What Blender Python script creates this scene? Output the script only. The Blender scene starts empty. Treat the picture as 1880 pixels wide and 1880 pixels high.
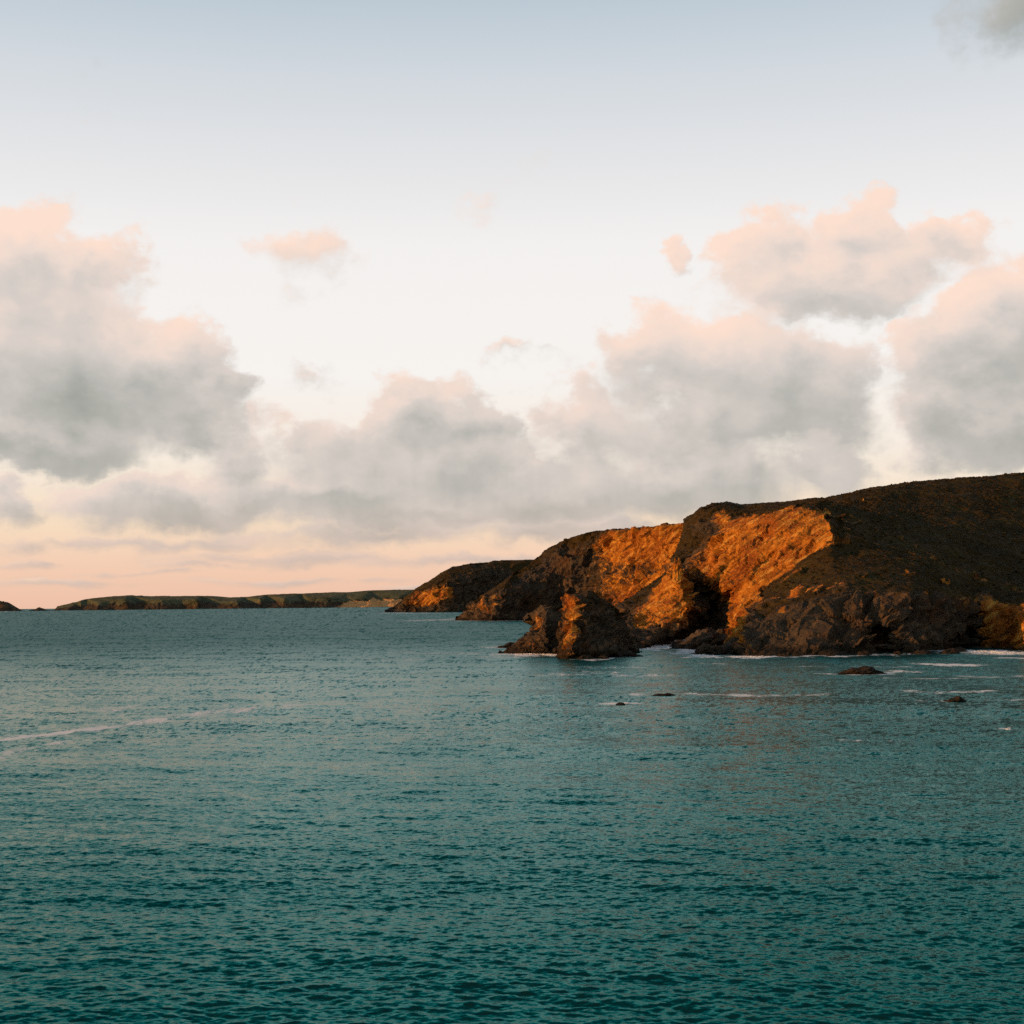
import bpy, bmesh, math, random
import numpy as np
from mathutils import Matrix, Vector

scene = bpy.context.scene
col = scene.collection

# ------------------------------------------------------------------ camera
FPX = 2684.0 / 1880.0                     # focal length in picture widths
cam_data = bpy.data.cameras.new('camera')
cam_data.sensor_width = 36.0
cam_data.lens = 36.0 * FPX
cam_data.clip_start = 0.5
cam_data.clip_end = 200000.0
cam = bpy.data.objects.new('camera', cam_data)
col.objects.link(cam)
PITCH = math.atan(167.9 / 2684.0)
ROT = Matrix.Rotation(math.pi / 2 + PITCH, 3, 'X') @ Matrix.Rotation(math.radians(-0.60), 3, 'Z')
cam.matrix_world = Matrix.Translation((0, 0, 15.0)) @ ROT.to_4x4()
scene.camera = cam

# ------------------------------------------------------------------ light and exposure
SUN_AZ = math.radians(-103.0)              # measured from +Y towards +X: low on the left, a little behind
SUN_EL = math.radians(9.0)
SUN_DIR = Vector((math.sin(SUN_AZ) * math.cos(SUN_EL), math.cos(SUN_AZ) * math.cos(SUN_EL), math.sin(SUN_EL)))
sun_data = bpy.data.lights.new('sun', 'SUN')
sun_data.energy = 4.8
sun_data.angle = math.radians(0.53)
sun_data.color = (1.0, 0.47, 0.15)
sun = bpy.data.objects.new('sun', sun_data)
col.objects.link(sun)
sun.rotation_euler = SUN_DIR.to_track_quat('Z', 'Y').to_euler()
sun.location = SUN_DIR * 500
scene.view_settings.view_transform = 'Standard'
scene.view_settings.look = 'None'
scene.view_settings.exposure = 0.0
scene.view_settings.gamma = 1.0
scene.cycles.max_bounces = 6
scene.cycles.diffuse_bounces = 2
scene.cycles.glossy_bounces = 3
scene.cycles.use_denoising = False
scene.cycles.use_adaptive_sampling = True
scene.cycles.adaptive_threshold = 0.012
scene.cycles.adaptive_min_samples = 20

# ------------------------------------------------------------------ node helper
class NT:
    def __init__(self, tree): self.t = tree
    def node(self, kind, **props):
        n = self.t.nodes.new(kind)
        for k, v in props.items(): setattr(n, k, v)
        return n
    def put(self, sock, val):
        if isinstance(val, bpy.types.NodeSocket): self.t.links.new(val, sock)
        elif val is not None: sock.default_value = val
    def math(self, op, a, b=None, c=None, clamp=False):
        n = self.node('ShaderNodeMath', operation=op, use_clamp=clamp)
        for s, v in zip(n.inputs, (a, b, c)): self.put(s, v)
        return n.outputs[0]
    def vmath(self, op, a, b=None, out=0):
        n = self.node('ShaderNodeVectorMath', operation=op)
        self.put(n.inputs[0], a)
        if b is not None: self.put(n.inputs[3 if op == 'SCALE' else 1], b)
        return n.outputs[out]
    def sstep(self, v, lo, hi, a=0.0, b=1.0, kind='SMOOTHSTEP'):
        n = self.node('ShaderNodeMapRange', interpolation_type=kind)
        for s, x in zip(n.inputs, (v, lo, hi, a, b)): self.put(s, x)
        return n.outputs[0]
    def noise(self, vec, scale, detail=5.0, rough=0.55, dist=0.0, kind='FBM', color=False, dims='3D'):
        n = self.node('ShaderNodeTexNoise', noise_dimensions=dims)
        n.noise_type = kind
        self.put(n.inputs['Vector'], vec)
        n.inputs['Scale'].default_value = scale
        n.inputs['Detail'].default_value = detail
        n.inputs['Roughness'].default_value = rough
        n.inputs['Distortion'].default_value = dist
        return n.outputs['Color' if color else 'Fac']
    def ramp(self, v, stops, interp='LINEAR'):
        n = self.node('ShaderNodeValToRGB')
        r = n.color_ramp; r.interpolation = interp
        while len(r.elements) > 1: r.elements.remove(r.elements[-1])
        r.elements[0].position = stops[0][0]; r.elements[0].color = (*stops[0][1], 1)
        for p, c in stops[1:]:
            e = r.elements.new(p); e.color = (*c, 1)
        self.put(n.inputs[0], v)
        return n.outputs[0]
    def mix(self, f, a, b, mode='MIX'):
        n = self.node('ShaderNodeMix', data_type='RGBA', blend_type=mode)
        self.put(n.inputs[0], f)
        for s, v in ((n.inputs[6], a), (n.inputs[7], b)):
            self.put(s, (*v, 1) if isinstance(v, tuple) and len(v) == 3 else v)
        return n.outputs[2]
    def xyz(self, v):
        n = self.node('ShaderNodeSeparateXYZ'); self.put(n.inputs[0], v); return n.outputs
    def cxyz(self, x, y, z=0.0):
        n = self.node('ShaderNodeCombineXYZ')
        for s, v in zip(n.inputs, (x, y, z)): self.put(s, v)
        return n.outputs[0]

# ------------------------------------------------------------------ sky: clear air + a field of evening cumulus
# every cloud is a set of soft ellipses on the celestial sphere, in degrees of azimuth and elevation
CLOUD_PX = [  # (x, y, half width, half height, weight), image pixels of the cloud heads, 1 unit = 0.0213 deg
    # big bank on the left
    (40, 560, 210, 140, 1), (150, 520, 95, 75, .9), (120, 720, 290, 150, 1.25), (290, 700, 125, 110, 1), (330, 780, 100, 75, .8), (410, 730, 60, 55, .7), (40, 830, 300, 55, 1.0),
    # second row left
    (330, 930, 260, 60, .9), (440, 850, 85, 80, .6), (10, 930, 60, 45, .6), (60, 1010, 70, 16, .4),
    (450, 930, 300, 42, .75), (760, 960, 280, 32, .75), (1080, 975, 240, 26, .65),
    # middle bank
    (790, 770, 120, 90, .9), (870, 800, 110, 80, .8), (680, 850, 180, 95, .8), (860, 890, 300, 75, .95), (560, 800, 80, 60, .5), (640, 930, 240, 55, .8),
    # right of the middle
    (1080, 790, 105, 110, .65), (1185, 640, 95, 75, .6), (1330, 690, 200, 130, .85), (1460, 740, 170, 130, .9), (1300, 800, 200, 110, .75), (1250, 900, 330, 70, .8), (1000, 930, 260, 60, .8), (1500, 880, 140, 60, .6),
    # upper right
    (1430, 465, 110, 90, .85), (1590, 460, 110, 75, .9), (1540, 540, 170, 70, 1.0), (1770, 480, 110, 60, .75), (1690, 510, 100, 50, .6), (1262, 462, 34, 40, .45), (1400, 520, 110, 45, .5),
    # far right
    (1800, 700, 165, 130, 1.0), (1880, 620, 150, 130, 1.0), (1770, 790, 130, 75, 1.0), (1900, 800, 130, 75, 1.0),
    # scraps
    (545, 480, 85, 62, .34), (560, 685, 85, 22, .22), (945, 665, 75, 20, .22),
    (1930, -20, 150, 190, .55), (205, 215, 60, 30, .10), (910, 350, 60, 22, .12), (1090, 300, 50, 18, .10),
    # low shelf towards the horizon
    (300, 1000, 420, 18, .40), (700, 985, 330, 24, .55), (1000, 985, 240, 22, .55), (520, 1025, 240, 16, .42), (860, 1030, 220, 13, .42), (380, 1040, 120, 10, .36), (110, 1072, 170, 9, .36), (560, 1068, 240, 9, .34), (250, 1055, 110, 8, .3), (780, 1080, 160, 6, .3), (60, 1040, 60, 9, .35),
]
SKY_STOPS = [(0.0, (.95, .59, .43)), (0.018, (.99, .67, .50)), (0.036, (1.03, .80, .59)), (0.062, (1.03, .91, .79)), (0.10, (1.03, .985, .945)),
    (0.155, (1.0, .97, .95)), (0.19, (.86, .86, .87)), (0.225, (.71, .755, .80)), (0.262, (.52, .62, .70)), (0.33, (.24, .34, .42)), (0.5, (.12, .18, .25)), (0.75, (.075, .12, .17)), (1.0, (.06, .10, .15))]
def build_world():
    w = bpy.data.worlds.new('World'); scene.world = w; w.use_nodes = True
    nt = w.node_tree; nt.nodes.clear(); N = NT(nt)
    tc = N.node('ShaderNodeTexCoord')
    x, y, z = N.xyz(tc.outputs['Generated'])
    az = N.math('MULTIPLY', N.math('ARCTAN2', x, y), 180 / math.pi)
    el = N.math('MULTIPLY', N.math('ARCSINE', z), 180 / math.pi)
    p0 = N.cxyz(az, el)
    # billowing outlines: the angles are pushed about by turbulence before the ellipses are read
    warp = N.noise(N.vmath('MULTIPLY', p0, (1, 1.3, 1)), 0.30, 7.0, 0.60, color=True)
    calm = N.sstep(el, 0.0, 5.5, .12, 1.0)                       # towards the horizon the banks are seen edge-on and lie flat
    p = N.vmath('ADD', p0, N.vmath('MULTIPLY', N.vmath('SUBTRACT', warp, (.5, .5, .5)), N.cxyz(5.8, N.math('MULTIPLY', calm, 4.4), 0.0)))
    acc = None; form = None
    for (px, py, rx, ry, wt) in CLOUD_PX:
        ca = math.degrees(math.atan((px - 940) / 2684)); ce = math.degrees(math.atan((1117.7 - 0.0105 * px - py) / 2684))
        ia = 1 / (rx * .0213 * 1.15); ie = 1 / (ry * .0213 * 1.15)
        n = N.node('ShaderNodeVectorMath', operation='MULTIPLY_ADD')
        N.put(n.inputs[0], p); n.inputs[1].default_value = (ia, ie, 0); n.inputs[2].default_value = (-ca * ia, -ce * ie, 0)
        q = n.outputs[0]
        d = N.math('MULTIPLY_ADD', N.vmath('LENGTH', q, out=1), -wt, wt)
        acc = d if acc is None else N.math('SMOOTH_MAX', acc, d, 0.15)
        n = N.node('ShaderNodeVectorMath', operation='SCALE')
        N.put(n.inputs[0], N.vmath('ADD', q, (0, 0, 1))); N.put(n.inputs[3], N.math('MAXIMUM', d, 0.0))
        form = n.outputs[0] if form is None else N.vmath('ADD', form, n.outputs[0])
    fx, fy, fw = N.xyz(form)
    inv = N.math('DIVIDE', 1.0, N.math('MAXIMUM', fw, 0.08))
    fx = N.math('MULTIPLY', fx, inv); fy = N.math('MULTIPLY', fy, inv)     # where in its cloud this spot lies: left/right, base/top
    acc = N.math('MAXIMUM', acc, -0.6)
    # the rest of the sky carries the same kind of broken cloud
    far = N.noise(N.vmath('MULTIPLY', p, (.055, .13, 1)), 1.0, 2.0, 0.5)
    far = N.math('ADD', N.math('MULTIPLY_ADD', far, 3.6, -2.0), N.sstep(el, 5.0, 26.0, 0.35, -0.5))
    away = N.sstep(N.math('ABSOLUTE', az), 22.0, 34.0)
    acc = N.math('ADD', N.math('MULTIPLY', acc, N.math('SUBTRACT', 1.0, away)), N.math('MULTIPLY', far, away))
    soft = N.noise(N.cxyz(az, N.math('MULTIPLY', el, N.sstep(el, 0.0, 6.0, 3.0, 1.2))), 0.38, 7.0, 0.56)
    relief = N.noise(N.vmath('ADD', N.vmath('MULTIPLY', p0, (1, 1.2, 1)), (-0.7, 0.8, 0)), 0.38, 4.0, 0.5)
    D = N.math('ADD', acc, N.math('MULTIPLY_ADD', soft, 0.92, -0.485))
    # clear air
    clear = N.ramp(N.math('DIVIDE', el, 90.0), SKY_STOPS, 'LINEAR')
    skyt = N.node('ShaderNodeTexSky', sky_type='NISHITA')
    skyt.sun_disc = False; skyt.sun_elevation = SUN_EL; skyt.sun_rotation = SUN_AZ % (2 * math.pi)
    skyt.air_density = 1.0; skyt.dust_density = 1.5; skyt.ozone_density = 1.2
    nish = N.vmath('SCALE', skyt.outputs[0], 0.10)
    clear = N.mix(0.12, clear, nish)
    # clouds: pink where they face the low sun on the left, grey-green underneath
    alpha = N.sstep(D, -0.02, N.sstep(fy, -.35, .35, .46, .24))
    shade = N.math('MULTIPLY_ADD', fy, 0.28, 0.43)
    shade = N.math('ADD', shade, N.math('MULTIPLY', fx, -0.14))
    shade = N.math('ADD', shade, N.math('MULTIPLY', N.math('SUBTRACT', soft, relief), 0.42))
    shade = N.math('SUBTRACT', shade, N.math('MULTIPLY', N.math('MAXIMUM', N.math('SUBTRACT', acc, 0.35), 0.0), 0.38))
    shade = N.math('ADD', shade, N.math('MULTIPLY', N.sstep(el, 8.0, 12.5, 0.0, 0.24), N.sstep(el, 17.0, 20.0, 1.0, -1.0)))
    high = N.ramp(shade, [(0.0, (.31, .33, .295)), (0.22, (.47, .46, .425)), (0.45, (.66, .60, .555)), (0.63, (.84, .69, .61)), (0.85, (.99, .74, .61))])
    low = N.ramp(shade, [(0.0, (.46, .40, .36)), (0.45, (.68, .53, .45)), (0.75, (.90, .64, .49)), (1.0, (1.0, .76, .55))])
    cloud = N.mix(N.sstep(el, 1.4, 4.6), low, high)
    allsky = N.mix(N.math('MULTIPLY', alpha, 0.94), clear, cloud)
    bg = N.node('ShaderNodeBackground'); N.put(bg.inputs[0], allsky); bg.inputs[1].default_value = 1.0
    o = N.node('ShaderNodeOutputWorld'); nt.links.new(bg.outputs[0], o.inputs[0])
    w.cycles.sampling_method = 'MANUAL'; w.cycles.sample_map_resolution = 512
build_world()

# ------------------------------------------------------------------ numeric helpers
rng = np.random.RandomState(7)
PERM = np.concatenate([rng.permutation(256)] * 3).astype(np.int32)
GRAD = rng.normal(size=(256, 3)); GRAD /= np.linalg.norm(GRAD, axis=1)[:, None]
GRAD = GRAD.astype(np.float32)
def perlin(p):
    p = np.asarray(p, np.float32)
    i = np.floor(p).astype(np.int32); f = p - i; i &= 255
    u = f * f * f * (f * (f * 6 - 15) + 10)
    def corner(a, b, c):
        h = PERM[PERM[PERM[i[:, 0] + a] + i[:, 1] + b] + i[:, 2] + c]
        gr = GRAD[h]
        return gr[:, 0] * (f[:, 0] - a) + gr[:, 1] * (f[:, 1] - b) + gr[:, 2] * (f[:, 2] - c)
    def lerp(t, a, b): return a + t * (b - a)
    x0 = lerp(u[:, 0], corner(0, 0, 0), corner(1, 0, 0)); x1 = lerp(u[:, 0], corner(0, 1, 0), corner(1, 1, 0))
    x2 = lerp(u[:, 0], corner(0, 0, 1), corner(1, 0, 1)); x3 = lerp(u[:, 0], corner(0, 1, 1), corner(1, 1, 1))
    return lerp(u[:, 2], lerp(u[:, 1], x0, x1), lerp(u[:, 1], x2, x3)) * 1.6
def fbm(p, octaves=4, gain=0.5, ridged=False):
    s = np.zeros(len(p), np.float32); a = 1.0; q = np.asarray(p, np.float32)
    for k in range(octaves):
        n = perlin(q + 17.3 * k)
        s += a * ((0.5 - np.abs(n)) * 1.6 if ridged else n)
        a *= gain; q = q * 2.03
    return s
RND = rng.uniform(size=(256, 3)).astype(np.float32)
def blocks(p):
    """angular blocks: every cell of a 3D Voronoi pattern is a tilted facet at its own height"""
    p = np.asarray(p, np.float32); i = np.floor(p).astype(np.int32); f = p - i
    best = np.full(len(p), 9e9, np.float32); bid = np.zeros(len(p), np.int32); bd = np.zeros((len(p), 3), np.float32)
    for a in (-1, 0, 1):
        for b in (-1, 0, 1):
            for c in (-1, 0, 1):
                h = PERM[PERM[PERM[(i[:, 0] + a) & 255] + ((i[:, 1] + b) & 255)] + ((i[:, 2] + c) & 255)]
                d = f - RND[h] - np.array([a, b, c], np.float32); d2 = (d * d).sum(1)
                k = d2 < best; best[k] = d2[k]; bid[k] = h[k]; bd[k] = d[k]
    return (RND[bid, 1] - .5) * .9 + (bd * GRAD[bid]).sum(1) * .75
def sm(x, a, b):
    t = np.clip((x - a) / (b - a), 0, 1); return t * t * (3 - 2 * t)

def split_edges(V, A, T, limit):
    """one pass: every edge longer than limit(midpoint) gets a midpoint; triangles are re-cut to match"""
    E = np.concatenate([T[:, [0, 1]], T[:, [1, 2]], T[:, [2, 0]]]); E.sort(axis=1)
    key = E[:, 0].astype(np.int64) * (len(V) + 1) + E[:, 1]
    u, inv = np.unique(key, return_inverse=True)
    ua = (u // (len(V) + 1)).astype(np.int64); ub = (u % (len(V) + 1)).astype(np.int64)
    mid = (V[ua] + V[ub]) / 2
    long = np.linalg.norm(V[ua] - V[ub], axis=1) > limit(mid, (A[ua] + A[ub]) / 2)
    if not long.any(): return V, A, T, False
    idx = np.full(len(u), -1, np.int64); idx[long] = len(V) + np.arange(long.sum())
    V2 = np.concatenate([V, mid[long]]); A2 = np.concatenate([A, ((A[ua] + A[ub]) / 2)[long]])
    n = len(T); m = idx[inv].reshape(3, n).T          # midpoints of edges 01, 12, 20
    code = (m[:, 0] >= 0) * 1 + (m[:, 1] >= 0) * 2 + (m[:, 2] >= 0) * 4
    out = [T[code == 0]]
    for c, r in ((1, 0), (2, 1), (4, 2)):
        k = code == c; t = np.roll(T[k], -r, 1); mm = np.roll(m[k], -r, 1)
        out += [np.stack([t[:, 0], mm[:, 0], t[:, 2]], 1), np.stack([mm[:, 0], t[:, 1], t[:, 2]], 1)]
    for c, r in ((3, 0), (6, 1), (5, 2)):
        k = code == c; t = np.roll(T[k], -r, 1); mm = np.roll(m[k], -r, 1)
        out += [np.stack([mm[:, 0], t[:, 1], mm[:, 1]], 1), np.stack([t[:, 0], mm[:, 0], mm[:, 1]], 1), np.stack([t[:, 0], mm[:, 1], t[:, 2]], 1)]
    k = code == 7; t = T[k]; mm = m[k]
    out += [np.stack([t[:, 0], mm[:, 0], mm[:, 2]], 1), np.stack([mm[:, 0], t[:, 1], mm[:, 1]], 1), np.stack([mm[:, 2], mm[:, 1], t[:, 2]], 1), mm]
    return V2, A2, np.concatenate(out), True
def relax(V, A, T, lam):
    """rounds the control mesh edges a little; open borders stay"""
    E = np.concatenate([T[:, [0, 1]], T[:, [1, 2]], T[:, [2, 0]]]); Es = np.sort(E, 1)
    key = Es[:, 0].astype(np.int64) * len(V) + Es[:, 1]
    u, cnt = np.unique(key, return_counts=True)
    border = np.zeros(len(V), bool); b = u[cnt == 1]; border[b // len(V)] = True; border[b % len(V)] = True
    S = np.zeros_like(V); C = np.zeros(len(V))
    for a in range(3): S[:, a] = np.bincount(E[:, 0], V[E[:, 1], a], len(V)) + np.bincount(E[:, 1], V[E[:, 0], a], len(V))
    C = np.bincount(E[:, 0], minlength=len(V)) + np.bincount(E[:, 1], minlength=len(V))
    L = S / np.maximum(C, 1)[:, None] - V
    L[border] = 0
    return V + lam * L
def vnormals(V, T):
    fn = np.cross(V[T[:, 1]] - V[T[:, 0]], V[T[:, 2]] - V[T[:, 0]])
    n = np.zeros_like(V)
    for k in range(3):
        for a in range(3): n[:, a] += np.bincount(T[:, k], fn[:, a], len(V))
    return n / np.maximum(np.linalg.norm(n, axis=1), 1e-9)[:, None]

def link_mesh(name, V, T, mat, smooth=True, attrs=None):
    me = bpy.data.meshes.new(name)
    k = T.shape[1]
    me.vertices.add(len(V)); me.vertices.foreach_set('co', np.ascontiguousarray(V, np.float32).ravel())
    me.loops.add(T.size); me.loops.foreach_set('vertex_index', np.ascontiguousarray(T, np.int32).ravel())
    me.polygons.add(len(T)); me.polygons.foreach_set('loop_start', np.arange(0, T.size, k, dtype=np.int32))
    me.update(calc_edges=True)
    me.polygons.foreach_set('use_smooth', np.full(len(T), smooth))
    for an, av in (attrs or {}).items():
        a = me.attributes.new(an, 'FLOAT', 'POINT'); a.data.foreach_set('value', np.ascontiguousarray(av, np.float32))
    me.materials.append(mat)
    o = bpy.data.objects.new(name, me); col.objects.link(o)
    return o
def tag(o, label=None, cat=None, group=None, kind=None):
    for k, v in (('label', label), ('category', cat), ('group', group), ('kind', kind)):
        if v: o[k] = v
    return o

# ------------------------------------------------------------------ materials
def new_mat(name):
    m = bpy.data.materials.new(name); m.use_nodes = True; m.node_tree.nodes.clear()
    N = NT(m.node_tree); b = N.node('ShaderNodeBsdfPrincipled'); o = N.node('ShaderNodeOutputMaterial')
    m.node_tree.links.new(b.outputs[0], o.inputs[0])
    return m, N, b
def land_material(name, unit=1.0, sand=False):
    """slate cliff, ochre earth where the face has slipped, heath on top; unit = size of the grain in metres"""
    m, N, b = new_mat(name)
    geo = N.node('ShaderNodeNewGeometry'); P = geo.outputs['Position']
    oc = N.node('ShaderNodeAttribute'); oc.attribute_name = 'ochre'
    ve = N.node('ShaderNodeAttribute'); ve.attribute_name = 'heath'
    pz = N.xyz(P)[2]
    big = N.noise(P, 0.06 / unit, 4, .55); mid = N.noise(P, 0.28 / unit, 5, .6); fine = N.noise(P, 1.3 / unit, 4, .6)
    bed = N.noise(N.vmath('MULTIPLY', P, (.25, .25, 1.6)), 0.9 / unit, 4, .6, .4)
    rock = N.ramp(mid, [(.25, (.025, .021, .016)), (.5, (.056, .044, .031)), (.75, (.120, .088, .055))])
    rock = N.mix(N.sstep(bed, .45, .7, 0, .55), rock, (.070, .048, .028))
    rust = N.ramp(fine, [(.3, (.05, .021, .007)), (.7, (.13, .055, .016))])
    rock = N.mix(N.sstep(N.math('ADD', big, N.math('MULTIPLY', mid, .6)), .80, 1.02, 0, .55), rock, rust)
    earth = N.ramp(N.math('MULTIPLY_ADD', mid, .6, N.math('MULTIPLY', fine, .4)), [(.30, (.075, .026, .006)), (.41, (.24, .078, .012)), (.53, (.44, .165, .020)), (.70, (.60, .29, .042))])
    # beds dip to the left: thin rusty and golden layers
    def dotv(v): return N.vmath('DOT_PRODUCT', P, v, out=1)
    beds = N.noise(N.cxyz(N.math('MULTIPLY', dotv((.80, .20, .56)), .10), N.math('MULTIPLY', dotv((.14, -.97, .22)), .10), N.math('MULTIPLY', dotv((-.57, .10, .81)), .75)), 1.0 / unit, 5, .62, .25)
    rusty = N.ramp(fine, [(.3, (.10, .026, .006)), (.7, (.34, .095, .018))])
    earth = N.mix(N.sstep(big, .46, .62, 0, .75), earth, rusty)
    earth = N.mix(N.sstep(beds, .52, .66, 0, .80), earth, (.060, .030, .012))
    earth = N.mix(N.sstep(beds, .46, .36, 0, .55), earth, (.66, .38, .085))
    rock = N.mix(N.sstep(beds, .50, .64, 0, .7), rock, (.110, .070, .038))
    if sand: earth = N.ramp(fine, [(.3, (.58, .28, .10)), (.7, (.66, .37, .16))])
    heath = N.ramp(N.math('MULTIPLY_ADD', fine, .6, N.math('MULTIPLY', big, .4)), [(.32, (.016, .0115, .004)), (.46, (.032, .0215, .0065)), (.56, (.054, .033, .009)), (.70, (.090, .048, .013))])
    if sand: heath = N.ramp(mid, [(.3, (.055, .062, .036)), (.55, (.100, .105, .058)), (.75, (.15, .13, .075))])  # far turf: distance haze is put into the colour as a paler tone
    grass = N.ramp(fine, [(.3, (.024, .024, .006)), (.7, (.052, .047, .011))])
    heath = N.mix(N.sstep(big, .52, .66, 0, .45), heath, grass)
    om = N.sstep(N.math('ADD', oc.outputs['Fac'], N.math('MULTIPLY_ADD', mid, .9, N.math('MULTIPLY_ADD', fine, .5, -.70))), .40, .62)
    vm = N.sstep(N.math('ADD', ve.outputs['Fac'], N.math('MULTIPLY_ADD', mid, .9, N.math('MULTIPLY_ADD', fine, .5, -.70))), .42, .58)
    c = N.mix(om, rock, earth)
    vm2 = N.math('MULTIPLY', vm, N.math('SUBTRACT', 1.0, N.sstep(N.math('SUBTRACT', oc.outputs['Fac'], ve.outputs['Fac']), 0.0, 0.35)))
    c = N.mix(vm2, c, heath)
    if not sand:
        wet = N.sstep(N.math('MULTIPLY_ADD', mid, 4.0, N.math('SUBTRACT', pz, 2.0)), 1.0, 3.5, .62, 0.0)   # weed and spray zone above the tide line
        c = N.mix(wet, c, (.010, .009, .007))
    N.put(b.inputs['Base Color'], c)
    b.inputs['Roughness'].default_value = 0.85; b.inputs['Specular IOR Level'].default_value = 0.06
    bump = N.node('ShaderNodeBump'); bump.inputs['Strength'].default_value = 0.7; bump.inputs['Distance'].default_value = 0.6 * unit
    N.put(bump.inputs['Height'], N.math('ADD', N.math('MULTIPLY', fine, .5), N.noise(P, 3.5 / unit, 3, .6)))
    N.put(b.inputs['Normal'], bump.outputs[0])
    return m
MAT_NEAR = land_material('slate_ochre_heath')
MAT_MID = land_material('slate_ochre_heath_mid', 1.8)
MAT_DIST = land_material('slate_ochre_heath_distant', 3.5)
MAT_FAR = land_material('far_coast_hazed_heath_sand', 12.0, sand=True)

def sea_material():
    m = bpy.data.materials.new('sea_water'); m.use_nodes = True; m.node_tree.nodes.clear(); N = NT(m.node_tree)
    geo = N.node('ShaderNodeNewGeometry'); P = geo.outputs['Position']
    fo = N.node('ShaderNodeAttribute'); fo.attribute_name = 'foam'
    flat = N.vmath('MULTIPLY', P, (1, 1, 0))
    drift = N.noise(N.vmath('MULTIPLY', flat, (.35, 1, 1)), .010, 4, .6)
    body = N.ramp(drift, [(.3, (.001, .017, .018)), (.7, (.003, .036, .035))])
    # chop finer than the mesh: slopes read straight from noise, so they do not flatten out with distance
    ch = N.vmath('MULTIPLY', flat, (.55, 1, 1))
    c1 = N.vmath('SUBTRACT', N.noise(ch, 4.5, 3, .6, color=True), (.5, .5, .5))
    c2 = N.vmath('SUBTRACT', N.noise(ch, .50, 3, .6, color=True), (.5, .5, .5))
    c3 = N.vmath('SUBTRACT', N.noise(ch, .075, 3, .55, color=True), (.5, .5, .5))
    gust = N.sstep(drift, .36, .62, .75, 1.2)
    away = N.sstep(N.vmath('LENGTH', flat, out=1), 60.0, 420.0)   # the mesh carries the longer waves close by
    sl = N.vmath('ADD', N.vmath('SCALE', c1, 1.1), N.vmath('ADD', N.vmath('SCALE', c2, N.math('MULTIPLY_ADD', away, .5, .25)), N.vmath('SCALE', c3, N.math('MULTIPLY_ADD', away, .6, .10))))
    sl = N.vmath('MULTIPLY', N.vmath('SCALE', sl, gust), (.8, 1.0, 0))
    ax = N.node('ShaderNodeAttribute'); ax.attribute_name = 'slope_x'
    ay = N.node('ShaderNodeAttribute'); ay.attribute_name = 'slope_y'
    sl = N.vmath('SUBTRACT', sl, N.vmath('SCALE', N.cxyz(ax.outputs['Fac'], ay.outputs['Fac']), SEA_CHOP))
    nrm = N.vmath('NORMALIZE', N.vmath('ADD', geo.outputs['Normal'], sl))
    # surface sheen: 2 % head-on, rising with the angle of every facet, tinted by the green water
    sh = N.node('ShaderNodeBsdfPrincipled'); sh.inputs['Metallic'].default_value = 1.0
    sh.inputs['Base Color'].default_value = (.016, .024, .022, 1); sh.inputs['Specular Tint'].default_value = SEA_TINT
    N.put(sh.inputs['Roughness'], N.sstep(N.vmath('LENGTH', flat, out=1), 60.0, 700.0, .11, .40)); N.put(sh.inputs['Normal'], nrm)
    di = N.node('ShaderNodeBsdfDiffuse'); N.put(di.inputs[0], body)
    ad = N.node('ShaderNodeAddShader'); N.put(ad.inputs[0], sh.outputs[0]); N.put(ad.inputs[1], di.outputs[0])
    # foam
    lace = N.math('ADD', N.math('MULTIPLY', N.noise(N.vmath('MULTIPLY', flat, (.45, .22, 1)), .7, 5, .72, .8), .6), N.math('MULTIPLY', N.noise(N.vmath('MULTIPLY', flat, (1, .4, 1)), 2.2, 4, .7, .5), .4))
    fm = N.sstep(N.math('ADD', fo.outputs['Fac'], N.math('MULTIPLY_ADD', lace, 3.6, -1.80)), .25, .85)
    fm = N.math('MULTIPLY', fm, N.sstep(fo.outputs['Fac'], .04, .2))
    fd = N.node('ShaderNodeBsdfDiffuse'); fd.inputs[0].default_value = (.80, .80, .78, 1)
    mx = N.node('ShaderNodeMixShader'); N.put(mx.inputs[0], fm); N.put(mx.inputs[1], ad.outputs[0]); N.put(mx.inputs[2], fd.outputs[0])
    o = N.node('ShaderNodeOutputMaterial'); N.put(o.inputs[0], mx.outputs[0])
    return m
SEA_TINT = (.38, .65, .64, 1)
SEA_CHOP = .80
MAT_SEA = sea_material()

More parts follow.
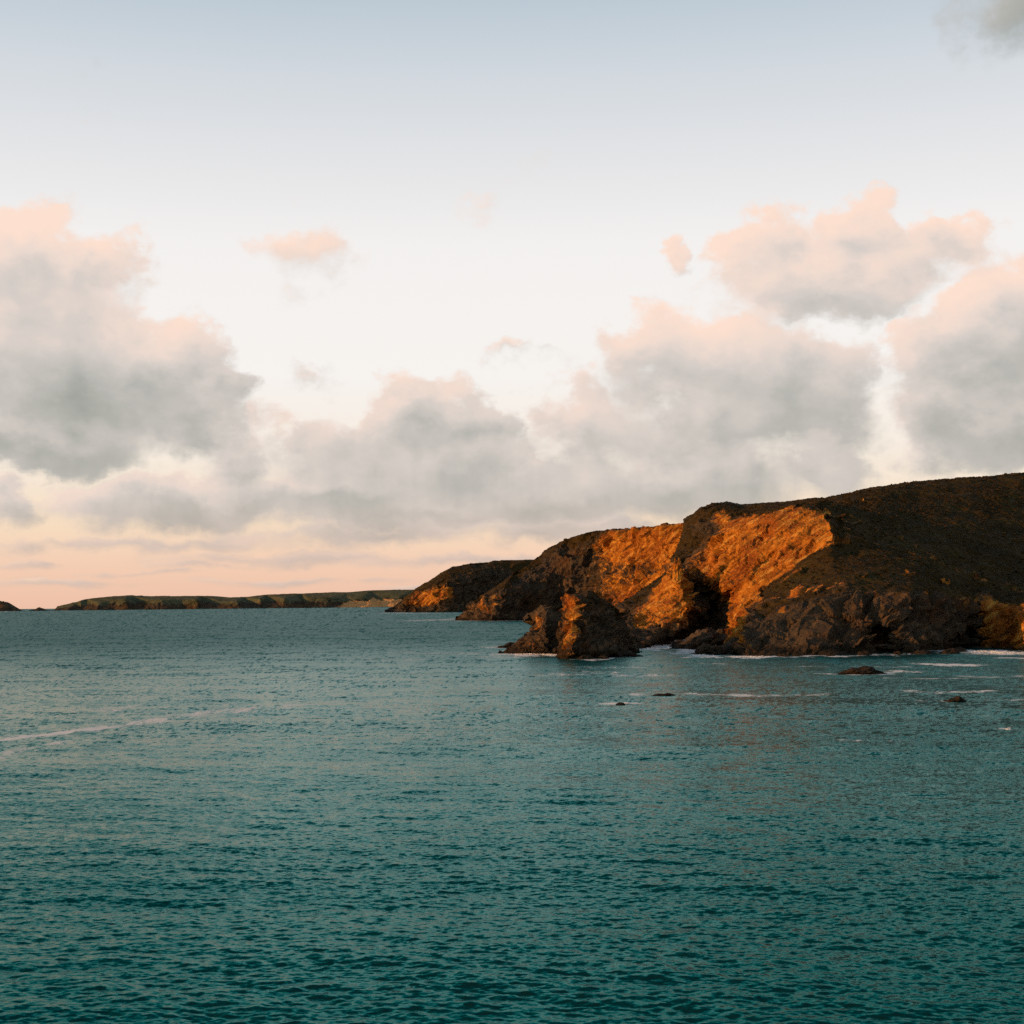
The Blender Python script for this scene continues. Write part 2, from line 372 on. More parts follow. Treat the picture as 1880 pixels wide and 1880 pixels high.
# control points of the coast, from image pixels with assumed depths: x, y, z in metres, ochre earth 0-1, heath 0-1; then triangles
MAIN_HEADLAND = ([81,690,52.2,0.12,1,84.6,685,54.9,0.12,1,87.6,680,57.6,0,1,94.2,680,60,0,1,100.6,685,60.5,0,1,108.8,695,60.3,0,1,119.1,695,60.9,0,1,131,685,60.8,0,1,137.9,665,60.9,0,1,133.4,620,57.6,0,1,142.5,622,59.3,0,1,149.7,626,61,0,1,164.2,640,64.6,0,1,177.2,650,66.5,0,1,199.2,665,69.3,0,1,220.4,675,71.4,0,1,240.9,685,73.5,0,1,277.7,700,77.4,0,1,353,720,80.6,0,1,74.7,672,39.2,0.1,0.8,68.5,650,28.8,0,0.9,51.8,615,19.5,0,0.8,43.3,596,15,0.1,0.5,40,560,10,0.5,0,29.6,450.2,0,0,0,34.7,461.6,0,0,0,40.5,473.5,0,0,0,51.5,512.9,0,0,0,61.2,545.1,0,0,0,65.8,545,-0,0,0,72.7,548,-0,0,0,77.8,530,-0,0,0,72.9,480,0,0,0,62.4,403.2,0,0,0,68.2,403.1,0,0,0,75.5,401.4,0,0,0,82.3,401.5,0,0,0,86.7,398.1,0,0,0,93.7,406.7,0,0,0,101.2,408.8,0,0,0,111.7,414.5,0,0,0,121,430.7,0,0,0,132.5,447.7,0,0,0,141.6,455.7,0,0,0,146.9,453.8,0,0.5,0,148.4,426.7,0,0.5,0,154,392.6,0,0.5,0,175.7,362.4,0,0.5,0,74.3,566,34.4,0.6,0.3,77.1,558,38,0.7,0.3,82.9,548,42.3,0.8,0.2,87.1,543,43.9,0.8,0.3,94.8,538,46.5,0.8,0.3,102.5,536,48.5,0.8,0.3,112.6,548,50.8,0.2,0.9,83.1,640,38.4,0.1,0.7,86.6,632,42.3,0.3,0.5,94,624,47.2,0.9,0.1,99.5,622,49,0.7,0.3,109.3,622,52.3,0,1,117.9,618,54.5,0,1,125.3,610,55.6,0,1,83.6,670,48.5,0.35,0.4,89.2,664,51.9,0.3,0.4,94.8,660,54.1,0.9,0.1,79.9,655,40.5,0.2,0.6,101,668,56.5,0.1,0.9,90.3,646,46,0.15,0.5,68.2,556,31.8,0.6,0.2,63.4,548,26.1,0.4,0.1,60.3,536,27.5,0.9,0,58.7,535,23.9,0.9,0.1,52.5,534,16.8,0.85,0.1,47.5,534,13.5,0.6,0.2,42.2,530,10.8,0.35,0.2,77,634,35.2,0,0.9,70.9,626,32.4,0,0.9,65.9,615,28.2,0,0.9,57,600,19.5,0,0.9,50.3,585,15.3,0,0.9,45.5,524,8.7,0.75,0,50.6,512,7,0.5,0,56,506,5.6,0.4,0,59.3,512,8.9,0.6,0,61.5,515,14.3,0.7,0,60.4,526,21.2,0.9,0,62.2,534,24.6,0.8,0,65.6,556,25,0.5,0.1,70.4,543,21.1,0.5,0.1,73.8,535,22.6,0.8,0,53.1,523,14,0.95,0,69.8,553,28.2,0.55,0.1,76.1,522,20.4,1,0,78.5,505,14.2,1,0,75.7,500,6.4,0.9,0,84.8,504,18.8,0.9,0.2,95.1,505,26,0.9,0.2,102,503,30.4,0.9,0.2,107.4,501,33.8,0.9,0.2,109.8,503,37,0.9,0.3,110.7,512,41.7,0.8,0.3,110.4,521,45.3,0.8,0.4,108.6,529,47.3,0.8,0.4,83.8,524,31.3,1,0,92.6,518,34.8,1,0,98.6,519,39.6,1,0,89.2,532,38.4,1,0,80.2,533,29.6,0.9,0,83.6,490,18.1,0.25,1,94.1,491,25.1,0,1,106.8,492,32.9,0,1,110,497,36.6,0.25,1,112.3,512,42.4,0.25,1,70.2,566,18,0.05,0,76.6,562,16.3,0.05,0,81.1,548,12.1,0.05,0,73.9,556,7.6,0.05,0,67.3,556,5.6,0.05,0,79.4,540,5.3,0.05,0,66.6,428,10.5,0.7,0,68.3,426,11.9,0.4,0.4,66.1,420,7.4,0.8,0,64.3,412,3,0.7,0,69.6,423,11.1,0.2,0.3,68.3,417,7,0,0,74.1,424,12,0.1,0.6,84.8,424,14.1,0.05,0.5,91.2,424,16.5,0,0.5,97.6,425,18.7,0,0.5,105.7,424,17.3,0.1,0.5,114.2,422,16.3,0.2,0.5,131.8,450,15.4,0.4,0.4,148,466,14.5,0.5,0.4,151.2,462,12.9,0.7,0.3,152,436,12.3,0.8,0.3,160.4,408,11.8,0.8,0.3,187.2,385,11.6,0.8,0.3,77.5,455,15.5,0.35,0.7,84.4,455,18,0.3,0.8,91.2,455,20.5,0.1,1,102,465,24.8,0,1,111.6,455,23.6,0,1,124.3,452,21.7,0,1,143.7,472,19.3,0,1,162.8,482,15.6,0.1,1,125.3,510,34.2,0,1,144.2,510,30.2,0,1,163.7,512,25.3,0,1,180.1,505,18.3,0,1,139.1,565,46.8,0.05,1,163,575,45,0,1,186,580,42.8,0,1,211.1,590,40.9,0,1,202,490,18,0,1,244.1,590,40.5,0,1,126.4,560,47.7,0.2,1,160.4,605,54.6,0,1,189.1,625,58,0,1,220,640,59.9,0,1,141.2,600,55.5,0.15,1,265.4,640,59.4,0,1,73.2,413,5.5,0,0,81.2,414,7.7,0,0,90.9,416,9.1,0,0,92.1,412,3.8,0.1,0,98.2,413,5.7,0,0,103.5,416,8.5,0,0,109.4,415,5.8,0,0,109.7,410,1.4,0,0,98.8,410,1.8,0.05,0,104.9,428,6.1,0,0,110.5,438,3.4,0,0,111.4,428,0.8,0,0,130.3,441,5.1,0.05,0,139,453,7.1,0.05,0,146.9,460,6.6,0.3,0,145.5,454,1.7,0.3,0,130.8,441,1.5,0,0,141.4,466,2.1,0,0,148.5,474,3.9,0,0,119.2,429,10.2,0.05,0,119.8,426,4.7,0,0,109,420,12.8,0.05,0,99.6,420,13.6,0,0,148.1,458,11.4,1,0,149.9,430,10.9,1,0,148.3,426,4.4,1,0,146.3,450,4.8,1,0,156.2,398,4.2,1,0,148,439,6.6,1,0,388.3,790,86.6,0,1,305.4,770,83.4,0,1,265,755,79.5,0,1,242.5,745,77.4,0,1,219.1,735,75.3,0,1,194.9,720,72.5,0,1,180.6,710,70.6,0,1,164.7,696,67,0,1,156.7,692,65.3,0,1,146.8,690,63.6,0,1,151.7,735,66.9,0,1,144.1,755,66.8,0,1,131.1,765,66.9,0,1,119.6,765,66.3,0,1,110.6,755,66.5,0,1,103.7,750,66,0,1,96.3,750,63.6,0,1,93.1,755,60.9,0,1,89.1,760,58.2,0,1,757.1,1290,80.6,0,1,595.6,1270,77.4,0,1,516.7,1255,73.5,0,1,472.8,1245,71.4,0,1,427.3,1235,69.3,0,1,380.1,1220,66.5,0,1,352.1,1210,64.6,0,1,321.2,1196,61,0,1,305.6,1192,59.3,0,1,286.2,1190,57.6,0,1,295.8,1235,60.9,0,1,281,1255,60.8,0,1,255.6,1265,60.9,0,1,233.3,1265,60.3,0,1,215.7,1255,60.5,0,1,202.1,1250,60,0,1,187.9,1250,57.6,0,1,181.5,1255,54.9,0,1,173.8,1260,52.2,0,1,107,800,39.1,0,0.8,100.7,782,29.4,0,0.8,94.5,760,21.6,0,0.8,77.8,725,14.6,0,0.8,69.3,706,11.2,0,0.8,66,670,7.5,0,0.8,55.6,560.2,0,0,0.8,175.7,365.4,-5,0.5,0,154,395.6,-5,0.5,0,148.4,429.7,-5,0.5,0,146.9,456.8,-5,0.5,0,141.6,458.7,-5,0,0,132.5,450.7,-5,0,0,121,433.7,-5,0,0,111.7,417.5,-5,0,0,101.2,411.8,-5,0,0,93.7,409.7,-5,0,0,86.7,401.1,-5,0,0,82.3,404.5,-5,0,0,75.5,404.4,-5,0,0,68.2,406.1,-5,0,0,62.4,406.2,-5,0,0,72.9,483,-5,0,0,77.8,533,-5,0,0,72.7,551,-5,0,0,65.8,548,-5,0,0,61.2,548.1,-5,0,0,51.5,515.9,-5,0,0,40.5,476.5,-5,0,0,34.7,464.6,-5,0,0,29.6,453.2,-5,0,0],
 [22,23,74,74,23,25,24,25,23,79,78,21,78,79,73,21,22,79,74,79,22,79,74,73,73,74,80,25,80,74,80,25,26,77,19,20,19,77,76,76,77,70,70,77,71,77,78,71,27,82,81,82,27,28,78,20,21,71,78,72,73,72,78,72,73,90,90,73,81,80,81,73,26,81,80,81,26,27,86,87,69,85,87,86,84,83,117,1,63,2,62,63,1,63,62,56,55,56,62,1,0,62,65,62,0,62,65,55,75,55,65,68,55,75,55,68,48,48,68,91,69,91,68,87,91,69,91,87,88,88,87,113,85,113,87,84,113,85,117,116,84,116,117,30,29,30,117,0,19,65,65,19,75,76,75,19,75,76,68,68,76,69,70,69,76,69,70,86,86,71,85,72,85,71,90,85,72,85,90,84,84,90,83,81,83,90,82,83,81,83,82,117,28,117,82,117,28,29,64,4,3,67,57,64,114,92,89,92,114,115,66,58,5,119,94,121,121,94,122,122,32,33,5,4,66,64,66,4,57,66,64,66,57,58,50,49,107,92,107,89,115,93,92,93,94,119,118,94,115,31,94,118,94,31,122,122,31,32,108,95,137,120,125,137,60,61,7,53,52,105,104,105,52,109,108,138,59,7,6,7,59,60,60,59,53,53,59,52,106,52,51,52,106,104,103,104,106,104,103,96,95,96,103,108,96,95,137,138,108,138,137,125,124,125,123,125,124,161,34,161,124,161,34,35,58,6,5,6,58,59,59,58,52,52,58,51,57,51,58,50,51,57,51,50,106,106,50,103,107,103,50,103,107,95,92,95,107,93,95,92,95,93,137,137,93,120,119,120,93,120,119,123,121,123,119,123,121,124,122,124,121,124,122,34,33,34,122,63,3,2,3,63,64,64,63,67,56,67,63,67,56,57,55,49,56,48,49,55,49,48,107,107,48,89,91,89,48,88,89,91,89,88,114,113,114,88,84,114,113,116,114,84,114,116,115,115,116,118,30,118,116,118,30,31,61,9,8,9,54,101,101,54,102,112,100,99,98,99,100,99,98,110,155,112,111,99,111,112,110,111,99,101,155,9,155,101,112,112,101,100,98,97,110,140,109,139,140,139,127,126,127,139,127,126,163,162,163,126,36,163,162,163,36,164,164,36,37,11,10,159,169,170,165,159,149,11,165,166,183,165,38,169,166,182,129,172,169,39,13,12,156,182,130,129,166,167,182,171,167,166,149,12,11,12,149,156,145,156,149,128,129,141,183,129,128,129,183,166,166,170,171,169,171,170,38,39,169,155,10,9,10,155,159,159,155,149,111,149,155,149,111,145,110,145,111,140,145,110,145,140,141,141,140,128,127,128,140,128,127,183,163,183,127,183,163,165,164,165,163,165,164,38,37,38,164,177,41,42,142,131,146,131,180,173,181,173,180,173,181,177,177,181,41,174,178,179,184,132,175,147,143,132,132,174,175,179,175,174,175,179,176,42,43,177,157,150,151,146,151,150,151,146,147,147,146,143,131,143,146,143,131,132,132,131,174,173,174,131,174,173,178,177,178,173,133,134,144,44,189,187,16,15,158,185,189,186,186,189,45,44,45,189,154,18,160,18,154,136,153,136,154,18,17,160,152,160,17,160,152,154,148,154,152,154,148,153,135,153,148,153,135,136,46,47,188,17,16,152,158,152,16,134,148,144,148,134,135,135,185,188,186,188,185,45,188,186,188,45,46,157,15,14,151,15,157,15,151,158,158,151,152,147,152,151,152,147,148,148,147,144,144,147,133,132,133,147,184,133,132,133,184,189,189,184,187,175,187,184,176,187,175,187,176,44,43,44,176,14,13,157,157,13,150,156,150,13,145,150,156,150,145,146,146,145,142,141,142,145,129,142,141,130,142,129,142,130,131,131,130,180,182,180,130,167,180,182,180,167,181,168,181,167,181,168,41,41,168,40,172,40,168,39,40,172,8,7,61,54,53,102,105,102,53,102,105,101,101,105,100,100,105,98,98,105,97,104,97,105,96,97,104,109,97,96,138,139,109,139,138,126,125,126,138,126,125,162,161,162,125,35,162,161,162,35,36,50,56,49,57,56,50,53,54,60,61,60,54,54,9,61,20,78,77,71,86,70,115,94,93,97,109,110,110,109,140,96,108,109,123,125,120,189,185,133,134,133,185,185,135,134,136,188,47,188,136,135,170,166,165,167,171,168,169,168,171,168,169,172,178,176,179,177,176,178,176,177,43,18,17,191,18,191,190,17,16,192,17,192,191,16,15,193,16,193,192,15,14,194,15,194,193,14,13,195,14,195,194,13,12,196,13,196,195,12,11,197,12,197,196,11,10,198,11,198,197,10,9,199,10,199,198,9,8,200,9,200,199,8,7,201,8,201,200,7,6,202,7,202,201,6,5,203,6,203,202,5,4,204,5,204,203,4,3,205,4,205,204,3,2,206,3,206,205,2,1,207,2,207,206,1,0,208,1,208,207,190,191,210,190,210,209,191,192,211,191,211,210,192,193,212,192,212,211,193,194,213,193,213,212,194,195,214,194,214,213,195,196,215,195,215,214,196,197,216,196,216,215,197,198,217,197,217,216,198,199,218,198,218,217,199,200,219,199,219,218,200,201,220,200,220,219,201,202,221,201,221,220,202,203,222,202,222,221,203,204,223,203,223,222,204,205,224,204,224,223,205,206,225,205,225,224,206,207,226,206,226,225,207,208,227,207,227,226,0,19,229,0,229,228,19,20,230,19,230,229,20,21,231,20,231,230,21,22,232,21,232,231,22,23,233,22,233,232,23,24,234,23,234,233,47,46,236,47,236,235,46,45,237,46,237,236,45,44,238,45,238,237,44,43,239,44,239,238,43,42,240,43,240,239,42,41,241,42,241,240,41,40,242,41,242,241,40,39,243,40,243,242,39,38,244,39,244,243,38,37,245,38,245,244,37,36,246,37,246,245,36,35,247,36,247,246,35,34,248,35,248,247,34,33,249,34,249,248,33,32,250,33,250,249,32,31,251,32,251,250,31,30,252,31,252,251,30,29,253,30,253,252,29,28,254,29,254,253,28,27,255,28,255,254,27,26,256,27,256,255,26,25,257,26,257,256,25,24,258,25,258,257])
MIDDLE_HEADLAND = ([-51,1345,0,0,0,-42.3,1340,7.9,0.3,0,-40.8,1340,13.4,0.4,0.2,-35,1342,18.8,0.3,0.5,-25.3,1344,25.2,0.2,0.8,-15.7,1345,30.6,0.1,0.9,-6.2,1350,37.6,0.1,0.9,1.9,1362,43.5,0.2,0.8,13.3,1375,49.6,0.2,0.7,20.2,1385,55.9,0.15,0.7,30.3,1395,65.5,0.15,0.6,47,1395,74.4,0.15,0.7,62.6,1370,78.5,0.2,0.7,77,1335,79.4,0.4,0.5,104.4,1280,79.1,0.6,0.4,127.7,1215,78.3,0.7,0.4,139.6,1185,78.5,0.7,0.4,157.3,1140,78.3,0.6,0.4,197.8,1040,70.2,0.2,0.9,263.5,930,61.7,0,1,-34.6,1318,0,0,0,-22.7,1300,0,0,0,-12.5,1288,-0,0,0,1.4,1305,-0,0,0,18.6,1320,-0,0,0,48.6,1335,-0,0,0,68.6,1338,0,0,0,88.6,1230,-0,0,0,111.2,1160,-0,0,0,143.6,1080,0,0,0,188.7,1000,0,0,0,253.3,900,0,0,0,-4.6,1332,35.3,0.2,0.8,-11.9,1302,23.3,0.4,0.3,-12.4,1293,10.3,0.4,0,-27.8,1318,13.3,0.55,0,-20.4,1318,21.5,0.4,0.4,-23.8,1308,6.9,0.5,0,1.7,1315,26.2,0,0.1,19,1330,21.2,0,0.1,44.1,1342,23.5,0,0.1,11.9,1352,38.9,0.1,0.3,34.8,1358,43.9,0.05,0.2,50.2,1362,48.8,0.1,0.3,40.6,1378,59.6,0.25,0.3,60.8,1368,64.2,0.3,0.3,77.2,1345,57.7,0.4,0.2,67.5,1338,33.6,0.3,0.1,69.4,1330,16.2,0.2,0,75.1,1348,70.8,0.4,0.4,87.6,1310,64.2,0.9,0.1,103.2,1268,64.8,1,0,118.5,1226,63,1,0,133.4,1188,57.7,1,0,124.3,1172,38.9,0.9,0,109.7,1186,29.7,0.9,0,88.7,1222,15.8,0.6,0,78.6,1285,25.1,0.42,0.1,89.5,1272,43.8,0.5,0.1,104.9,1230,44.9,0.5,0,113.4,1200,38.7,0.3,0,115.1,1216,52.6,1,0,298.6,1020,66.7,0,1,227.6,1130,75.2,0,1,183.9,1230,83.3,0,1,164.8,1275,83.5,0,1,151.9,1305,83.3,0,1,126.8,1370,84.1,0,1,97.1,1425,84.4,0,1,81.6,1460,83.5,0,1,64.8,1485,79.4,0,1,46.7,1485,70.5,0,1,35.8,1475,60.4,0,1,28.4,1465,53.5,0,1,16.1,1452,46.9,0,1,7.8,1440,40.6,0,1,-1.7,1435,33,0,1,-11.3,1434,27.2,0,1,-21,1432,20.3,0,1,-26.8,1430,14.5,0,1,-28.3,1430,8.6,0,1,-37,1435,0,0,1,527.9,1620,66.7,0,1,421.4,1730,75.2,0,1,355.9,1830,83.3,0,1,327.2,1875,83.5,0,1,307.9,1905,83.3,0,1,270.1,1970,84.1,0,1,225.7,2025,84.4,0,1,202.4,2060,83.5,0,1,177.2,2085,79.4,0,1,150.1,2085,70.5,0,1,133.7,2075,60.4,0,1,122.5,2065,53.5,0,1,104.1,2052,46.9,0,1,91.7,2040,40.6,0,1,78.3,2035,33,0,1,68.7,2034,27.2,0,1,59,2032,20.3,0,1,53.2,2030,14.5,0,1,51.7,2030,8.6,0,1,43,2035,0,0,1,253.3,903,-5,0,0,188.7,1003,-5,0,0,143.6,1083,-5,0,0,111.2,1163,-5,0,0,88.6,1233,-5,0,0,68.6,1341,-5,0,0,48.6,1338,-5,0,0,18.6,1323,-5,0,0,1.4,1308,-5,0,0,-12.5,1291,-5,0,0,-22.7,1303,-5,0,0,-34.6,1321,-5,0,0,-51,1348,-5,0,0],
 [4,3,35,3,2,35,1,35,2,35,1,20,0,20,1,36,33,5,33,36,34,37,34,36,34,37,22,21,22,37,5,4,36,35,36,4,36,35,37,20,37,35,37,20,21,32,38,7,8,7,41,38,41,7,41,38,39,23,39,38,44,10,42,44,11,10,42,43,44,43,42,40,40,24,25,10,9,42,8,42,9,41,42,8,39,42,41,42,39,40,40,39,24,23,24,39,7,6,32,5,32,6,33,32,5,32,33,38,34,38,33,38,34,23,22,23,34,13,12,49,45,49,12,50,46,58,14,50,51,58,51,50,57,56,58,14,13,50,49,50,13,50,49,46,45,46,49,46,47,58,58,47,57,48,57,47,57,48,56,56,48,27,26,27,48,61,59,60,55,60,59,60,54,61,55,54,60,54,55,28,53,17,16,17,53,29,30,19,18,19,30,31,18,17,30,29,30,17,16,15,53,52,53,15,61,53,52,54,53,61,53,54,29,28,29,54,15,14,52,51,52,14,52,51,61,61,51,59,58,59,51,56,59,58,59,56,55,55,56,28,27,28,56,12,11,45,44,45,11,43,45,44,45,43,46,46,43,47,40,47,43,47,40,48,25,48,40,48,25,26,19,18,63,19,63,62,18,17,64,18,64,63,17,16,65,17,65,64,16,15,66,16,66,65,15,14,67,15,67,66,14,13,68,14,68,67,13,12,69,13,69,68,12,11,70,12,70,69,11,10,71,11,71,70,10,9,72,10,72,71,9,8,73,9,73,72,8,7,74,8,74,73,7,6,75,7,75,74,6,5,76,6,76,75,5,4,77,5,77,76,4,3,78,4,78,77,3,2,79,3,79,78,2,1,80,2,80,79,1,0,81,1,81,80,62,63,83,62,83,82,63,64,84,63,84,83,64,65,85,64,85,84,65,66,86,65,86,85,66,67,87,66,87,86,67,68,88,67,88,87,68,69,89,68,89,88,69,70,90,69,90,89,70,71,91,70,91,90,71,72,92,71,92,91,72,73,93,72,93,92,73,74,94,73,94,93,74,75,95,74,95,94,75,76,96,75,96,95,76,77,97,76,97,96,77,78,98,77,98,97,78,79,99,78,99,98,79,80,100,79,100,99,80,81,101,80,101,100,31,30,103,31,103,102,30,29,104,30,104,103,29,28,105,29,105,104,28,27,106,28,106,105,27,26,107,27,107,106,26,25,108,26,108,107,25,24,109,25,109,108,24,23,110,24,110,109,23,22,111,23,111,110,22,21,112,22,112,111,21,20,113,21,113,112,20,0,114,20,114,113])
DISTANT_HEADLAND = ([-257.4,2960,0,0,0,-237.3,2985,14.5,0.2,0.2,-223.6,2990,28.3,0.2,0.6,-199.2,3000,48.2,0.1,0.9,-175.4,3015,63.8,0.1,0.9,-150.2,3030,80,0.1,0.9,-129.1,3040,93.1,0.1,0.9,-107.9,3050,95.4,0,1,-79.2,3060,99.9,0,1,-74.5,3075,95.7,0,0.6,-43.7,3095,105.1,0,1,-6.9,3100,104.9,0,1,41.8,3110,107.3,0,1,115,3110,121.2,0,1,-215.9,2935,0,0,0,-168.6,2890,-0,0,0,-146,2868,-0,0,0,-122.6,2845,-0,0,0,-93.9,2905,-0,0,0,-46.5,2985,-0,0,0,20.2,3000,0,0,0,109.4,3000,0,0,0,-216.9,2965,24.9,0.5,0.5,-189.8,2940,37.6,0.5,0.5,-162.1,2915,46.9,0.5,0.5,-130.3,2885,58,0.5,0.5,-126.3,2862,30,0.7,0,-180.1,2905,20,0.9,0,-153.9,2880,25,0.9,0,-210,2945,12.7,0.5,0,-100,2935,33.4,0,0,-63.2,3005,41.2,0,0,-110.3,2925,66,0,0.5,-79.1,2985,81.2,0,0.5,-41,3055,91.4,0,0.5,-4.6,3075,92.7,0.2,0.6,-12.8,3050,71.7,0.1,0.3,21.3,3060,69.2,0,0.5,155,3310,129.2,0,1,81.8,3310,115.3,0,1,33.1,3300,112.9,0,1,-3.7,3295,113.1,0,1,-34.5,3275,103.7,0,1,-39.2,3260,107.9,0,1,-67.9,3250,103.4,0,1,-89.1,3240,101.1,0,1,-110.2,3230,88,0,1,-135.4,3215,70.1,0,1,-159.2,3200,53,0,1,-183.6,3190,31.1,0,1,-197.3,3185,15.9,0,1,-217.4,3160,0,0,1,255,4810,129.2,0,1,181.8,4810,115.3,0,1,133.1,4800,112.9,0,1,96.3,4795,113.1,0,1,65.5,4775,103.7,0,1,60.8,4760,107.9,0,1,32.1,4750,103.4,0,1,10.9,4740,101.1,0,1,-10.2,4730,88,0,1,-35.4,4715,70.1,0,1,-59.2,4700,53,0,1,-83.6,4690,31.1,0,1,-97.3,4685,15.9,0,1,-117.4,4660,0,0,1,109.4,3005,-6,0,0,20.2,3005,-6,0,0,-46.5,2990,-6,0,0,-93.9,2910,-6,0,0,-122.6,2850,-6,0,0,-146,2873,-6,0,0,-168.6,2895,-6,0,0,-215.9,2940,-6,0,0,-257.4,2965,-6,0,0],
 [0,14,1,3,22,23,29,23,22,23,29,27,3,2,22,1,22,2,22,1,29,14,29,1,28,15,16,25,6,5,24,5,4,5,24,25,25,24,26,28,26,24,16,26,28,26,16,17,23,4,3,4,23,24,27,24,23,24,27,28,28,27,15,29,15,27,14,15,29,33,9,8,8,7,33,32,33,7,30,33,32,33,30,31,18,31,30,31,18,19,34,11,10,11,34,35,35,34,36,12,21,13,12,37,21,20,21,37,35,12,11,12,35,37,36,37,35,37,36,20,10,9,34,33,34,9,31,34,33,34,31,36,19,36,31,36,19,20,7,6,32,25,32,6,32,25,30,26,30,25,17,30,26,30,17,18,13,12,39,13,39,38,12,11,40,12,40,39,11,10,41,11,41,40,10,9,42,10,42,41,9,8,43,9,43,42,8,7,44,8,44,43,7,6,45,7,45,44,6,5,46,6,46,45,5,4,47,5,47,46,4,3,48,4,48,47,3,2,49,3,49,48,2,1,50,2,50,49,1,0,51,1,51,50,38,39,53,38,53,52,39,40,54,39,54,53,40,41,55,40,55,54,41,42,56,41,56,55,42,43,57,42,57,56,43,44,58,43,58,57,44,45,59,44,59,58,45,46,60,45,60,59,46,47,61,46,61,60,47,48,62,47,62,61,48,49,63,48,63,62,49,50,64,49,64,63,50,51,65,50,65,64,21,20,67,21,67,66,20,19,68,20,68,67,19,18,69,19,69,68,18,17,70,18,70,69,17,16,71,17,71,70,16,15,72,16,72,71,15,14,73,15,73,72,14,0,74,14,74,73])
